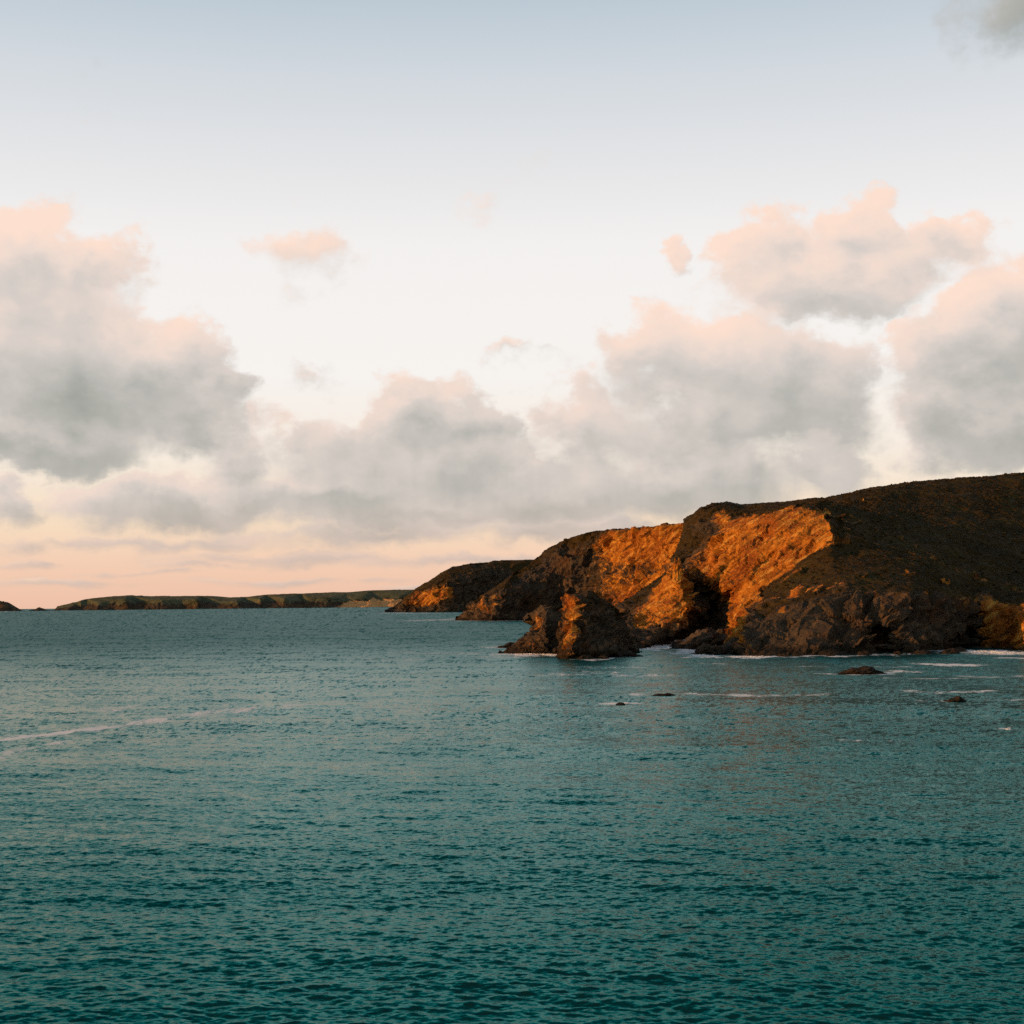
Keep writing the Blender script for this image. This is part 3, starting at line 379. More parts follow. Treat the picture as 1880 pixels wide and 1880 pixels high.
FAR_COAST = ([-3015.6,9600,0,0,0,-3044.9,9750,29.1,0,1,-2915.7,9778,59.6,0,1,-2862.2,9806,78.4,0,1,-2746,9834,87.1,0,1,-2596.1,9862,96.7,0,1,-2574,9890,91.1,0,1,-2374.7,9918,89.1,0,1,-2114.9,9946,88.4,0,1,-1953.9,9974,75.8,0,1,-1840.3,10002,78.4,0,1,-1688.7,10030,93.7,0,1,-1453.9,10058,100.8,0,1,-1139,10086,105.2,0,1,-980.3,10114,117.2,0,1,-696.2,10142,119.8,0,1,-156.9,10170,122,0,1,-2909.6,9580,-0,0,0,-2836.7,9635,0,0,0,-2713.7,9580,0,0,0,-2639.7,9635,-0,0,0,-2517.8,9580,-0,0,0,-2406.8,9635,-0,0,0,-2286.2,9580,-0,0,0,-2191.9,9635,0,0,0,-2054.7,9580,-0,0,0,-1941.1,9635,-0,0,0,-1787.5,9580,0,0,0,-1660.7,9671,-0,0,0,-1515.7,9664,-0,0,0,-1386.6,9767,-0,0,0,-1240.4,9760,0,0,0,-1106.8,9863,-0,1,0,-994.9,9844,0,1,0,-893.3,9935,0,1,0,-763,9922,-0,1,0,-530.2,10055,-0,1,0,-157.3,10120,0,1,0,-2869.2,9705,54.7,0.2,0.9,-2732,9640,53.3,0,0.9,-2663.6,9705,68.3,0,0.9,-2545.9,9640,69.6,0.2,0.9,-2412.5,9705,66.3,0.2,0.9,-2313.1,9640,64.4,0.5,0.9,-2194.7,9705,64.2,0,0.9,-2082.2,9640,66.5,0.5,0.9,-1935.3,9705,50.3,0.2,0.9,-1816.5,9640,50.7,0.5,0.9,-1677.8,9742.5,64.8,0,0.9,-1526.8,9727.5,67,0.5,0.9,-1382.2,9842.5,69.1,0.2,0.9,-1245.7,9827.5,63.9,0.5,0.9,-1129,9942.5,69.1,0.1,0.9,-1011.1,9915,69.6,0.1,0.9,-912.3,10017.5,72.4,0.1,0.9,-755,9996.2,74.3,0.1,0.9,-536,10142.5,70.3,0.1,0.9,-1089.6,9874,16.8,1,0,-1008,9901.6,21.5,1,0,-929.4,9928,26.2,1,0,-850.4,9954.4,27.2,1,0,-767.4,9982,30,1,0,-603.6,10036,32.1,1,0,-156.9,10570,122,0,1,-696.2,10542,119.8,0,1,-980.3,10514,117.2,0,1,-1139,10486,105.2,0,1,-1453.9,10458,100.8,0,1,-1688.7,10430,93.7,0,1,-1840.3,10402,78.4,0,1,-1953.9,10374,75.8,0,1,-2114.9,10346,88.4,0,1,-2374.7,10318,89.1,0,1,-2574,10290,91.1,0,1,-2596.1,10262,96.7,0,1,-2746,10234,87.1,0,1,-2862.2,10206,78.4,0,1,-2915.7,10178,59.6,0,1,-3044.9,10150,29.1,0,1,-3015.6,10000,0,0,1,-156.9,11170,92,0,1,-696.2,11142,89.8,0,1,-980.3,11114,87.2,0,1,-1139,11086,75.2,0,1,-1453.9,11058,70.8,0,1,-1688.7,11030,63.7,0,1,-1840.3,11002,48.4,0,1,-1953.9,10974,45.8,0,1,-2114.9,10946,58.4,0,1,-2374.7,10918,59.1,0,1,-2574,10890,61.1,0,1,-2596.1,10862,66.7,0,1,-2746,10834,57.1,0,1,-2862.2,10806,48.4,0,1,-2915.7,10778,29.6,0,1,-3044.9,10750,-0.9,0,1,-3015.6,10600,-30,0,1,-157.3,10125,-6,1,0,-530.2,10060,-6,1,0,-763,9927,-6,1,0,-893.3,9940,-6,1,0,-994.9,9849,-6,1,0,-1106.8,9868,-6,1,0,-1240.4,9765,-6,0,0,-1386.6,9772,-6,0,0,-1515.7,9669,-6,0,0,-1660.7,9676,-6,0,0,-1787.5,9585,-6,0,0,-1941.1,9640,-6,0,0,-2054.7,9585,-6,0,0,-2191.9,9640,-6,0,0,-2286.2,9585,-6,0,0,-2406.8,9640,-6,0,0,-2517.8,9585,-6,0,0,-2639.7,9640,-6,0,0,-2713.7,9585,-6,0,0,-2836.7,9640,-6,0,0,-2909.6,9585,-6,0,0,-3015.6,9605,-6,0,0],
 [0,17,1,38,3,2,3,38,18,2,18,38,17,2,1,2,17,18,4,39,40,20,21,41,40,5,4,5,40,41,41,40,20,39,20,40,19,20,39,4,3,39,39,3,19,18,19,3,22,42,6,42,22,43,42,7,6,43,7,42,7,43,44,44,43,24,24,43,23,22,23,43,25,8,45,8,25,26,46,47,9,47,46,27,9,8,46,26,46,8,46,26,27,44,8,7,8,44,45,45,44,25,24,25,44,41,6,5,21,6,41,6,21,22,48,11,10,11,48,28,10,28,48,12,49,30,29,30,49,12,11,49,49,11,29,28,29,11,31,51,50,51,31,52,52,13,51,13,52,53,53,52,57,57,52,32,31,32,52,13,12,51,51,12,50,30,50,12,50,30,31,33,59,58,34,60,54,59,54,14,54,59,34,33,34,59,15,55,62,16,56,37,36,37,56,16,15,56,62,56,15,56,62,36,35,36,62,15,14,55,54,55,14,60,55,54,61,55,60,55,61,62,62,61,35,60,35,61,34,35,60,53,14,13,14,53,59,59,53,58,57,58,53,58,57,33,32,33,57,47,10,9,27,10,47,10,27,28,16,15,64,16,64,63,15,14,65,15,65,64,14,13,66,14,66,65,13,12,67,13,67,66,12,11,68,12,68,67,11,10,69,11,69,68,10,9,70,10,70,69,9,8,71,9,71,70,8,7,72,8,72,71,7,6,73,7,73,72,6,5,74,6,74,73,5,4,75,5,75,74,4,3,76,4,76,75,3,2,77,3,77,76,2,1,78,2,78,77,1,0,79,1,79,78,63,64,81,63,81,80,64,65,82,64,82,81,65,66,83,65,83,82,66,67,84,66,84,83,67,68,85,67,85,84,68,69,86,68,86,85,69,70,87,69,87,86,70,71,88,70,88,87,71,72,89,71,89,88,72,73,90,72,90,89,73,74,91,73,91,90,74,75,92,74,92,91,75,76,93,75,93,92,76,77,94,76,94,93,77,78,95,77,95,94,78,79,96,78,96,95,37,36,98,37,98,97,36,35,99,36,99,98,35,34,100,35,100,99,34,33,101,34,101,100,33,32,102,33,102,101,32,31,103,32,103,102,31,30,104,31,104,103,30,29,105,30,105,104,29,28,106,29,106,105,28,27,107,28,107,106,27,26,108,27,108,107,26,25,109,26,109,108,25,24,110,25,110,109,24,23,111,24,111,110,23,22,112,23,112,111,22,21,113,22,113,112,21,20,114,21,114,113,20,19,115,20,115,114,19,18,116,19,116,115,18,17,117,18,117,116,17,0,118,17,118,117])
ISLET = ([-3586.8,9000,0,0,0,-3518.1,9080,51.4,0,0.5,-3383.4,9080,83.7,0,0.5,-3282.1,9080,86,0,0.5,-3180.5,9080,68.1,0,0.5,-3129.8,9080,59.1,0,0.5,-3092.4,9080,36.8,0,0.5,-3041.4,9040,-0,0,0,-3437.6,8960,-0,0,0,-3282,8990,0,0,0,-3171.1,8960,0,0,0,-3098.1,8990,-0,0,0,-3356.9,9010,53.1,0.2,0.3,-3196.4,9030,44.7,0.2,0.3,-3122.1,9010,33.9,0.2,0.3,-3041.4,9190,0,0,0.5,-3092.4,9230,0,0,0.5,-3129.8,9230,0,0,0.5,-3180.5,9230,0,0,0.5,-3282.1,9230,0,0,0.5,-3383.4,9230,0,0,0.5,-3518.1,9230,0,0,0.5,-3586.8,9150,0,0,0.5,-3041.4,9045,-6,0,0,-3098.1,8995,-6,0,0,-3171.1,8965,-6,0,0,-3282,8995,-6,0,0,-3437.6,8965,-6,0,0,-3586.8,9005,-6,0,0],
 [0,8,1,12,3,2,3,12,9,2,1,12,8,12,1,12,8,9,4,13,14,10,14,13,6,11,7,14,5,4,5,14,6,6,14,11,10,11,14,4,3,13,9,13,3,13,9,10,7,6,16,7,16,15,6,5,17,6,17,16,5,4,18,5,18,17,4,3,19,4,19,18,3,2,20,3,20,19,2,1,21,2,21,20,1,0,22,1,22,21,7,11,24,7,24,23,11,10,25,11,25,24,10,9,26,10,26,25,9,8,27,9,27,26,8,0,28,8,28,27])
LOW_STACK = ([-3.4,445.6,0,0,0,-2.4,445,1.2,0.15,0,0.2,447,2.7,0.15,0,2.9,449,4.8,0.15,0,5.1,450,6.1,0.15,0,6,451,8.7,0.15,0,6.2,451,11.6,0.15,0,7.4,451,12.9,0.15,0,9.2,450,14.4,0.15,0,11.1,449,14.2,0.15,0,12.8,448,12,0.15,0,14.6,447,10.5,0.15,0,17.2,447,7.8,0.15,0,18.1,445,1.3,0.15,0,-1.3,440.1,0,0,0,2.8,436.5,0,0,0,6.8,435.3,0,0,0,10.7,429.5,0,0,0,13.9,430.8,0,0,0,18.4,438.8,0,0,0,1.2,441,1.6,0.4,0,5.3,436,3.3,0.5,0,4.8,436,1.4,0.3,0,6.7,441,8,0.6,0,7.6,444,11,0.7,0,10,440,11.6,0.1,0,9.3,434,7.3,0.35,0,12.4,439,8,0.1,0,10.8,432,3.3,0.3,0,14.3,440,4.7,0.1,0,7.6,430,2.6,0.4,0,22.4,456.8,-1,0,0,22.1,463,-1,0,0,21.2,465,-1,0,0,18.6,465,-1,0,0,16.8,466,-1,0,0,15.1,467,-1,0,0,13.2,468,-1,0,0,11.4,469,-1,0,0,10.2,469,-1,0,0,10,469,-1,0,0,9.1,468,-1,0,0,6.9,467,-1,0,0,4.2,465,-1,0,0,1.6,463,-1,0,0,0.6,463.6,-1,0,0,18.4,440.8,-4,0,0,13.9,432.8,-4,0,0,10.7,431.5,-4,0,0,6.8,437.3,-4,0,0,2.8,438.5,-4,0,0,-1.3,442.1,-4,0,0,-3.4,447.6,-4,0,0],
 [0,14,1,20,3,2,14,2,1,2,14,20,20,14,15,4,23,5,4,3,21,20,21,3,21,20,22,15,22,20,22,15,16,9,8,25,26,25,24,30,28,26,28,30,17,27,11,10,13,18,19,27,12,11,29,12,27,12,29,13,13,29,18,25,10,9,10,25,27,26,27,25,28,27,26,27,28,29,29,28,18,17,18,28,8,7,25,25,7,24,6,24,7,5,24,6,23,24,5,24,23,26,4,26,23,26,4,30,21,30,4,22,30,21,16,30,22,30,16,17,19,13,32,19,32,31,13,12,33,13,33,32,12,11,34,12,34,33,11,10,35,11,35,34,10,9,36,10,36,35,9,8,37,9,37,36,8,7,38,8,38,37,7,6,39,7,39,38,6,5,40,6,40,39,5,4,41,5,41,40,4,3,42,4,42,41,3,2,43,3,43,42,2,1,44,2,44,43,1,0,45,1,45,44,19,18,47,19,47,46,18,17,48,18,48,47,17,16,49,17,49,48,16,15,50,16,50,49,15,14,51,15,51,50,14,0,52,14,52,51])
TALL_STACK = ([12.3,409.3,0,0,0,12.7,402,3.4,0.35,0,12.5,404,6.3,0.35,0,13.2,406,8.5,0.35,0,14.2,408,11.1,0.35,0,13.6,412,12.7,0.35,0,15.1,413,15.3,0.35,0,16.6,412,17.1,0.35,0,18.4,414,17.6,0,0.5,21.5,418,18.9,0,0.5,23.3,421,18.5,0,0.5,26.1,425,15.8,0,0.5,29.2,428,14.3,0,0.5,31,430,12.1,0,0.5,32.6,430,7.9,0,0,33,425,2.5,0,0,32.9,427.4,0,0,0,13.3,393.1,0,0,0,15.6,392.4,0,0,0,19.4,395.3,0,0,0,24.2,399.8,0,0,0,28.3,406.8,0,0,0,17.2,404,15.3,0.9,0,17,400,12.3,0.6,0,16.2,397,9.4,0.5,0,16.3,394,6.1,0.6,0,15.1,390,1.8,0.5,0,15.6,407,13,0.8,0,14.9,402,8.6,0.6,0,14.4,397,4.2,0.6,0,21.2,412,14.5,0,0.5,21.6,406,9.9,0,0.1,21.1,399,4.9,0.05,0,26.1,418,11.3,0,0.3,26.4,412,6,0,0,24.7,398,1.9,0,0,30,420,4.2,0.05,0,28.7,402,1.3,0,0,18.5,392,2.2,0.1,0,19.2,408,16,0.1,0.4,38.9,449.4,-1,0,0,39,447,-1,0,0,38.6,452,-1,0,0,37,452,-1,0,0,35.2,450,-1,0,0,32.1,447,-1,0,0,29.3,443,-1,0,0,27.5,440,-1,0,0,24.4,436,-1,0,0,22.6,434,-1,0,0,21.1,435,-1,0,0,19.6,434,-1,0,0,20.2,430,-1,0,0,19.2,428,-1,0,0,18.5,426,-1,0,0,18.7,424,-1,0,0,18.3,431.3,-1,0,0,32.9,429.4,-4,0,0,28.3,408.8,-4,0,0,24.2,401.8,-4,0,0,19.4,397.3,-4,0,0,15.6,394.4,-4,0,0,13.3,395.1,-4,0,0,12.3,411.3,-4,0,0],
 [4,3,28,2,28,3,1,29,2,0,17,1,8,22,39,8,7,22,22,27,23,7,6,22,22,6,27,5,27,6,4,27,5,27,4,23,23,4,24,28,24,4,24,28,25,2,25,28,29,25,2,25,29,26,1,26,29,17,26,1,26,17,18,10,30,11,11,30,33,31,33,30,19,20,38,35,36,34,15,37,16,36,14,34,14,36,15,15,36,37,35,37,36,21,37,35,37,21,16,33,12,11,12,33,13,13,33,14,14,33,34,31,34,33,32,34,31,34,32,35,38,35,32,20,35,38,35,20,21,39,9,8,9,39,10,10,39,30,22,30,39,23,30,22,30,23,31,24,31,23,25,31,24,31,25,32,32,25,38,26,38,25,18,38,26,38,18,19,16,15,41,16,41,40,15,14,42,15,42,41,14,13,43,14,43,42,13,12,44,13,44,43,12,11,45,12,45,44,11,10,46,11,46,45,10,9,47,10,47,46,9,8,48,9,48,47,8,7,49,8,49,48,7,6,50,7,50,49,6,5,51,6,51,50,5,4,52,5,52,51,4,3,53,4,53,52,3,2,54,3,54,53,2,1,55,2,55,54,1,0,56,1,56,55,16,21,58,16,58,57,21,20,59,21,59,58,20,19,60,20,60,59,19,18,61,19,61,60,18,17,62,18,62,61,17,0,63,17,63,62])
FOAM_LINES = [([(-0.4, 435.1), (3.5, 429.3), (7.6, 435.0), (12.6, 417.8)], 4, 0.95), ([(-4.3, 414.1), (0.3, 417.0)], 4, 0.6), ([(-2.8, 519.4), (-5.1, 501.0)], 5, 0.5), ([(17.7, 388.1), (20.1, 381.9), (23.5, 390.3), (28.9, 404.6)], 2.0, 0.6), ([(40.3, 467.9), (47.3, 495.0), (55.1, 525.4), (60.4, 537.8), (67.7, 574.7)], 7, 0.85), ([(55.9, 498.2), (53.6, 452.7), (52.2, 423.7), (52.4, 397.8)], 3.5, 0.8), ([(59.1, 395.9), (62.0, 391.1), (66.8, 393.7)], 3.5, 1.0), ([(66.8, 393.7), (81.3, 393.5), (87.5, 391.7)], 1.5, 0.55), ([(77.8, 390.5), (84.6, 409.4), (85.5, 392.3), (91.3, 398.8), (96.8, 397.2), (111.0, 405.8)], 2.5, 0.6), ([(95.2, 343.6), (96.3, 334.3), (100.9, 339.1)], 2.0, 0.8), ([(99.1, 339.6), (100.7, 330.3), (105.8, 334.9)], 2.2, 0.85), ([(129.8, 422.9), (134.1, 416.8), (134.2, 398.7), (141.6, 400.8)], 6, 0.85), ([(125.6, 369.3), (128.3, 361.4)], 3, 0.8), ([(63.0, 302.6), (65.7, 302.0), (67.6, 301.6)], 2.0, 0.85), ([(67.4, 294.7), (71.0, 296.2), (74.4, 300.1)], 1.2, 0.9), ([(74.7, 300.0), (79.6, 306.1), (81.5, 303.2)], 2.2, 0.8), ([(25.6, 241.3), (28.9, 239.3), (33.9, 237.1), (39.4, 233.4), (48.6, 236.0)], 1.6, 0.6), ([(19.8, 246.8), (19.8, 233.9)], 0.8, 0.5), ([(14.5, 219.4), (16.0, 220.4), (17.0, 220.2)], 1.2, 0.95), ([(64.2, 242.1), (67.8, 235.6), (75.2, 237.2), (79.2, 242.5)], 1.3, 0.6), ([(60.8, 217.0), (63.5, 216.6)], 1.0, 0.75), ([(68.8, 219.4), (72.2, 217.6), (77.7, 220.5)], 1.2, 0.5), ([(56.0, 169.7), (57.2, 170.3)], 0.4, 0.8), ([(-59.6, 167.2), (-57.4, 171.7), (-55.1, 176.5), (-52.9, 179.9), (-51.3, 185.3), (-50.1, 188.4)], 1.2, 1.0), ([(-51.3, 185.3), (-49.5, 190.0), (-47.6, 199.7), (-46.2, 203.3)], 1.8, 0.66), ([(-52.9, 148.4), (-52.8, 156.1), (-52.2, 159.5)], 1.2, 0.45), ([(-51.5, 163.1), (-50.2, 166.9)], 0.8, 0.42), ([(-65.6, 210.0), (-60.7, 214.7), (-59.1, 228.3)], 1.6, 0.42), ([(-46.2, 203.3), (-42.3, 209.9), (-38.0, 216.9), (-34.5, 219.8)], 2.6, 0.5), ([(-51.9, 1369.1), (-34.6, 1289.9), (-12.8, 1270.9), (16.0, 1306.6)], 14, 0.5), ([(-90.6, 1339.1), (-74.6, 1413.0), (-51.0, 1489.8)], 12, 0.6), ([(-235.0, 2750.1), (-184.4, 2519.6), (-138.2, 2447.7), (-85.6, 2504.1)], 30, 0.5), ([(-33.2, 465.0), (-20.5, 450.9), (-10.3, 442.9)], 5, 0.4), ([(6.4, 305.5), (18.2, 312.4), (27.5, 301.0)], 5, 0.4), ([(19.7, 338.4), (26.1, 339.8)], 4, 0.4), ([(72.5, 280.8), (76.8, 274.0), (83.7, 276.5)], 2, 0.5), ([(89.3, 287.8), (92.3, 280.8), (100.2, 285.5)], 2.4, 0.6), ([(66.3, 332.9), (76.9, 336.1), (84.9, 328.4)], 2, 0.4), ([(35.8, 157.3), (40.0, 155.6)], 1.0, 0.35), ([(-36.7, 406.9), (-26.9, 396.4)], 4, 0.4), ([(45.9, 356.3), (50.5, 351.9)], 2, 0.5), ([(-2707, 9555), (-2690, 9560)], 60, 0.9), ([(-2593, 9555), (-2559, 9560)], 90, 1), ([(-2511, 9555), (-2488, 9560)], 110, 1), ([(-2414, 9550), (-2386, 9550)], 60, 0.8), ([(-2289, 9560), (-2260, 9560)], 100, 1), ([(-1648, 9600), (-1442, 9650), (-1163, 9720), (-881, 9800), (-722, 9860)], 130, 0.9), ([(-3194, 8930), (-3107, 8930)], 50, 0.9)]
TRACKS = [[(95.8, 505.2), (104.3, 500.6), (110.0, 496.3), (118.2, 508.5), (125.8, 512.0), (134.0, 507.0), (142.4, 500.6), (151.7, 497.8), (161.4, 497.5), (167.5, 495.5), (168.2, 481.9)], [(131.6, 544.8), (137.3, 532.4), (143.8, 521.8), (147.4, 501.7), (151.9, 492.5), (161.1, 496.6)], [(109.8, 525.3), (117.2, 532.3), (123.9, 535.7), (131.6, 544.8)], [(79.7, 448.2), (86.7, 441.2), (92.5, 437.1), (97.6, 431.1)]]
BARE_SPOTS = [(114.8, 536.6, 3), (117.5, 529.3, 3.5), (124.4, 545.0, 3), (129.7, 553.8, 3.5), (118.4, 518.9, 2.5), (146.2, 606.1, 3), (147.9, 600.1, 2), (124.1, 462.3, 2.5), (124.7, 458.4, 2.5), (139.2, 474.4, 2), (139.9, 473.6, 2), (92.6, 479.7, 3), (89.3, 481.1, 3), (94.8, 481.7, 2), (87.0, 446.9, 4), (84.8, 444.2, 3), (82.1, 438.5, 3), (90.5, 435.7, 2), (76.7, 465.1, 4), (78.2, 439.8, 3), (75.1, 440.9, 3), (105.6, 424.6, 2), (78.4, 423.5, 3), (85.2, 418.6, 3), (87.9, 416.6, 3)]


# ------------------------------------------------------------------ land
LAST = {}
def build_land(name, data, mat, px_size, soft, amp, unit, seed, kind=None, shape=1.0):
    """control points -> refined skin -> rock relief. px_size: edge length wanted per metre of distance"""
    raw = np.array(data[0], np.float64).reshape(-1, 5)
    V = raw[:, :3].copy(); A = raw[:, 3:].copy(); T = np.array(data[1], np.int64).reshape(-1, 3)
    front = V[:, 1].min(); 
    for k in range(2):
        V, A, T, _ = split_edges(V, A, T, lambda p, a: np.full(len(p), soft / (k + 1)))
        V = relax(V, A, T, .16 if soft > 6 else .05)
    far_y = np.percentile(raw[:, 1], 60)
    def limit(p, a):
        hid = sm(p[:, 1], SKY[name][0], SKY[name][1]) + .25 * sm(p[:, 0] / p[:, 1], .37, .40)
        return np.maximum(p[:, 1], 30) * px_size * (1 + 12 * hid) * (1 + .9 * sm(a[:, 1] - a[:, 0], .5, .9))
    for k in range(14):
        V, A, T, more = split_edges(V, A, T, limit)
        if k == 0 and soft > 6: V = relax(V, A, T, .12)
        if not more: break
    nrm = vnormals(V, T)
    if name == 'headland':      # trodden tracks and patches where the turf has slipped
        wx = V[:, 0] + 1.2 * perlin(V / 5.0) + 1.5 * perlin(V / 1.9); wy = V[:, 1] + 1.5 * perlin(V / 5.0 + 40)
        bare = np.zeros(len(V))
        for ln in TRACKS:
            for (ax, ay), (cx, cy) in zip(ln, ln[1:]):
                dx, dy = cx - ax, cy - ay; t = np.clip(((wx - ax) * dx + (wy - ay) * dy) / (dx * dx + dy * dy), 0, 1)
                bare = np.maximum(bare, .60 * (1 - sm(np.hypot(wx - ax - t * dx, wy - ay - t * dy), .7, 1.8)))
        for bx, by, br in BARE_SPOTS:
            bare = np.maximum(bare, .66 * (1 - sm(np.hypot(wx - bx, (wy - by) * .6), br * .2, br * 1.2)))
        bare *= sm(A[:, 1], .1, .5)
        A[:, 0] = np.maximum(A[:, 0], bare); A[:, 1] *= 1 - .8 * bare
    o, h = A[:, 0], A[:, 1]
    q = V / unit + seed
    rockness = np.clip(1 - 0.85 * sm(h - .6 * o, .25, .8), 0, 1)
    steep = 1 - np.abs(nrm[:, 2])
    # buttresses and gullies (long in z), jointed blocks with tight creases, bedding ledges
    def billow(p, n, g):
        s = np.zeros(len(p), np.float32); am = 1.0; tot = 0
        for k in range(n):
            s += am * (np.abs(perlin(p + 9.1 * k)) * 2 - .45); tot += am; am *= g; p = p * 2.1
        return s
    warp = np.stack([perlin(q / 8 + 50), perlin(q / 8 + 90), perlin(q / 8 + 130)], 1) * 2.2
    qw = q + warp
    n1 = fbm(qw * np.array([1, 1, .30]) / 15, 3, .5, True) - .4
    # bedding dips down to the left: blocks are slabs along it
    e1 = np.array([.80, .20, .56]); e3 = np.array([-.57, .10, .81]); e2 = np.cross(e3, e1)
    st = np.stack([qw @ e1, qw @ e2, qw @ e3], 1)
    n2 = blocks(st / np.array([9.0, 7.0, 3.6]) + 30)
    n3 = blocks(st / np.array([3.2, 2.6, 1.3]) + 70) + .45 * blocks(st / np.array([1.3, 1.2, .7]) + 110)
    tilt = qw[:, 2] * .8 + qw[:, 0] * .5 + qw[:, 1] * .25
    led = np.abs((tilt / 2.9 + .5 * perlin(q / 6)) % 1.0 - .5) * 2 - .5
    earth = sm(o, .55, .95)
    pock = sm(fbm(qw / 6.5 + 200, 3, .55), .35, .75)
    rock = (3.0 - 1.0 * earth) * n1 * (1.0 if soft > 6 else .35) + (2.9 - .9 * earth) * n2 + .85 * n3 + .30 * billow(qw / 5.0, 2, .5)
    def saw(x): f = x % 1.0; return np.where(f < .82, f / .82, (1 - f) / .18) - .5
    wob = .35 * perlin(q / 5)
    rock = rock + (1.15 * saw(st[:, 2] / 4.6 + wob) + .55 * saw(st[:, 2] / 1.9 + 1.7 * wob)) * (1 - .45 * earth)
    rock = rock * (1 - .20 * earth) - 1.3 * pock * earth
    rock = rock - rock.mean()
    veg = .8 * fbm(q / 13, 3) + .42 * fbm(q / 2.6, 3, .6) + .25 * perlin(q / .9)
    disp = amp * unit * (rock * rockness * (0.35 + .65 * sm(steep, .1, .5)) + veg * (1 - rockness))
    # the line of the tide stays put
    disp *= sm(V[:, 2], -4, 3) * .85 + .15
    V = V + nrm * disp[:, None]
    print(name, len(V), len(T))
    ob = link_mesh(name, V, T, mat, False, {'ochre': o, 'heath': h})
    ob.data.polygons.foreach_set('use_smooth', (h - o)[T].min(1) > .55)      # turf is soft, rock is faceted
    LAST['V'], LAST['h'], LAST['o'] = V, h, o
    return ob
SKY = {'headland': (690, 800), 'headland_middle': (1400, 1500), 'headland_distant': (3100, 3300), 'coast_far': (10200, 10400), 'islet': (9090, 9200), 'sea_stack': (455, 480), 'sea_stack.001': (432, 460)}
main = build_land('headland', MAIN_HEADLAND, MAT_NEAR, 0.0016, 9, 1.15, 1.0, 3.1)
tag(main, kind='structure')
HILL = (LAST['V'], LAST['h'], LAST['o'])
midl = build_land('headland_middle', MIDDLE_HEADLAND, MAT_MID, 0.0015, 16, 1.15, 1.9, 41.7)
tag(midl, kind='structure')
dist = build_land('headland_distant', DISTANT_HEADLAND, MAT_DIST, 0.0013, 34, 1.1, 3.6, 77.7)
tag(dist, kind='structure')
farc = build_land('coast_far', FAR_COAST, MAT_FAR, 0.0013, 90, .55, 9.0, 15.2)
tag(farc, kind='structure')
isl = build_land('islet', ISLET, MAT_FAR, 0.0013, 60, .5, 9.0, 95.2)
tag(isl, kind='structure')
def gorse():
    """low gorse and heather clumps over the hill, too many to count"""
    V, h, o = HILL
    r = np.random.RandomState(5)
    ok = np.where((h > .8) & (o < .25) & (V[:, 1] < 760) & (V[:, 0] / V[:, 1] < .42))[0]
    pts = V[r.choice(ok, 8000, replace=False)]
    dens = fbm(pts / 16, 3); pts = pts[dens > r.uniform(-.9, .5, len(pts))]
    bm = bmesh.new(); bmesh.ops.create_icosphere(bm, subdivisions=1, radius=1.0)
    sv = np.array([v.co[:] for v in bm.verts]); sf = np.array([[v.index for v in f.verts] for f in bm.faces]); bm.free()
    n = len(pts); size = r.uniform(.18, .58, n) * (1 + .5 * (r.uniform(size=n) > .95))
    jit = sv[None] * r.uniform(.6, 1.35, (n, len(sv), 1)) * (size[:, None] * np.stack([r.uniform(.8, 1.5, n), r.uniform(.8, 1.5, n), r.uniform(.45, .8, n)], 1))[:, None]
    VV = (pts[:, None] + jit).reshape(-1, 3)
    FF = (sf[None] + (np.arange(n) * len(sv))[:, None, None]).reshape(-1, 3)
    m, N, b = new_mat('gorse_leaf'); at = N.node('ShaderNodeAttribute'); at.attribute_name = 'tint'
    N.put(b.inputs['Base Color'], N.ramp(at.outputs['Fac'], [(0, (.011, .010, .004)), (.45, (.024, .018, .006)), (.75, (.045, .028, .008)), (1, (.08, .042, .012))]))
    b.inputs['Roughness'].default_value = .9; b.inputs['Specular IOR Level'].default_value = .05
    ob = link_mesh('gorse_bushes', VV, FF, m, False, {'tint': np.repeat(r.uniform(size=n), len(sv))})
    tag(ob, 'low dark gorse and heather clumps scattered over the hillside', 'gorse', kind='stuff')
gorse()
st1 = build_land('sea_stack', LOW_STACK, MAT_NEAR, 0.0012, 6, 1.2, .85, 23.2)
tag(st1, 'lower two-humped dark rock stack with a ramp running down left into the sea', 'sea stack', 'sea stacks off the headland')
st2 = build_land('sea_stack.001', TALL_STACK, MAT_NEAR, 0.0012, 6, 1.2, .85, 58.2)
tag(st2, 'tall pyramid-shaped dark rock stack with orange-lit left edge, nearest the viewer', 'sea stack', 'sea stacks off the headland')

# ------------------------------------------------------------------ rocks in the water
def make_rock(name, loc, size, seed, label, cat='rock', group=None, rz=0.0, sub=4, peaks=None):
    bm = bmesh.new(); bmesh.ops.create_icosphere(bm, subdivisions=sub, radius=1.0)
    V = np.array([v.co[:] for v in bm.verts]); T = np.array([[v.index for v in f.verts] for f in bm.faces]); bm.free()
    q = V * 1.3 + seed
    r = 1 + .38 * fbm(q, 3, .55, True) - .15 + .20 * fbm(q * 2.7, 3, .6)
    V = V * r[:, None]
    V[:, 2] = np.where(V[:, 2] < 0, V[:, 2] * .5, V[:, 2])
    if peaks is not None:
        V[:, 2] *= .55 + .75 * sum(h * np.exp(-((V[:, 0] - px) / w) ** 2) for px, w, h in peaks)
    V *= np.array(size)
    V[:, 2] += .12 * size[2] * np.abs(((V[:, 2] / size[2] * 3 + V[:, 0] / size[0]) % 1) - .5)
    ob = link_mesh(name, V, T, MAT_NEAR, False, {'ochre': np.full(len(V), .12), 'heath': np.zeros(len(V))})
    ob.location = loc; ob.rotation_euler = (0, 0, rz)
    return tag(ob, label, cat, group)
GR = 'dark rocks awash off the headland'
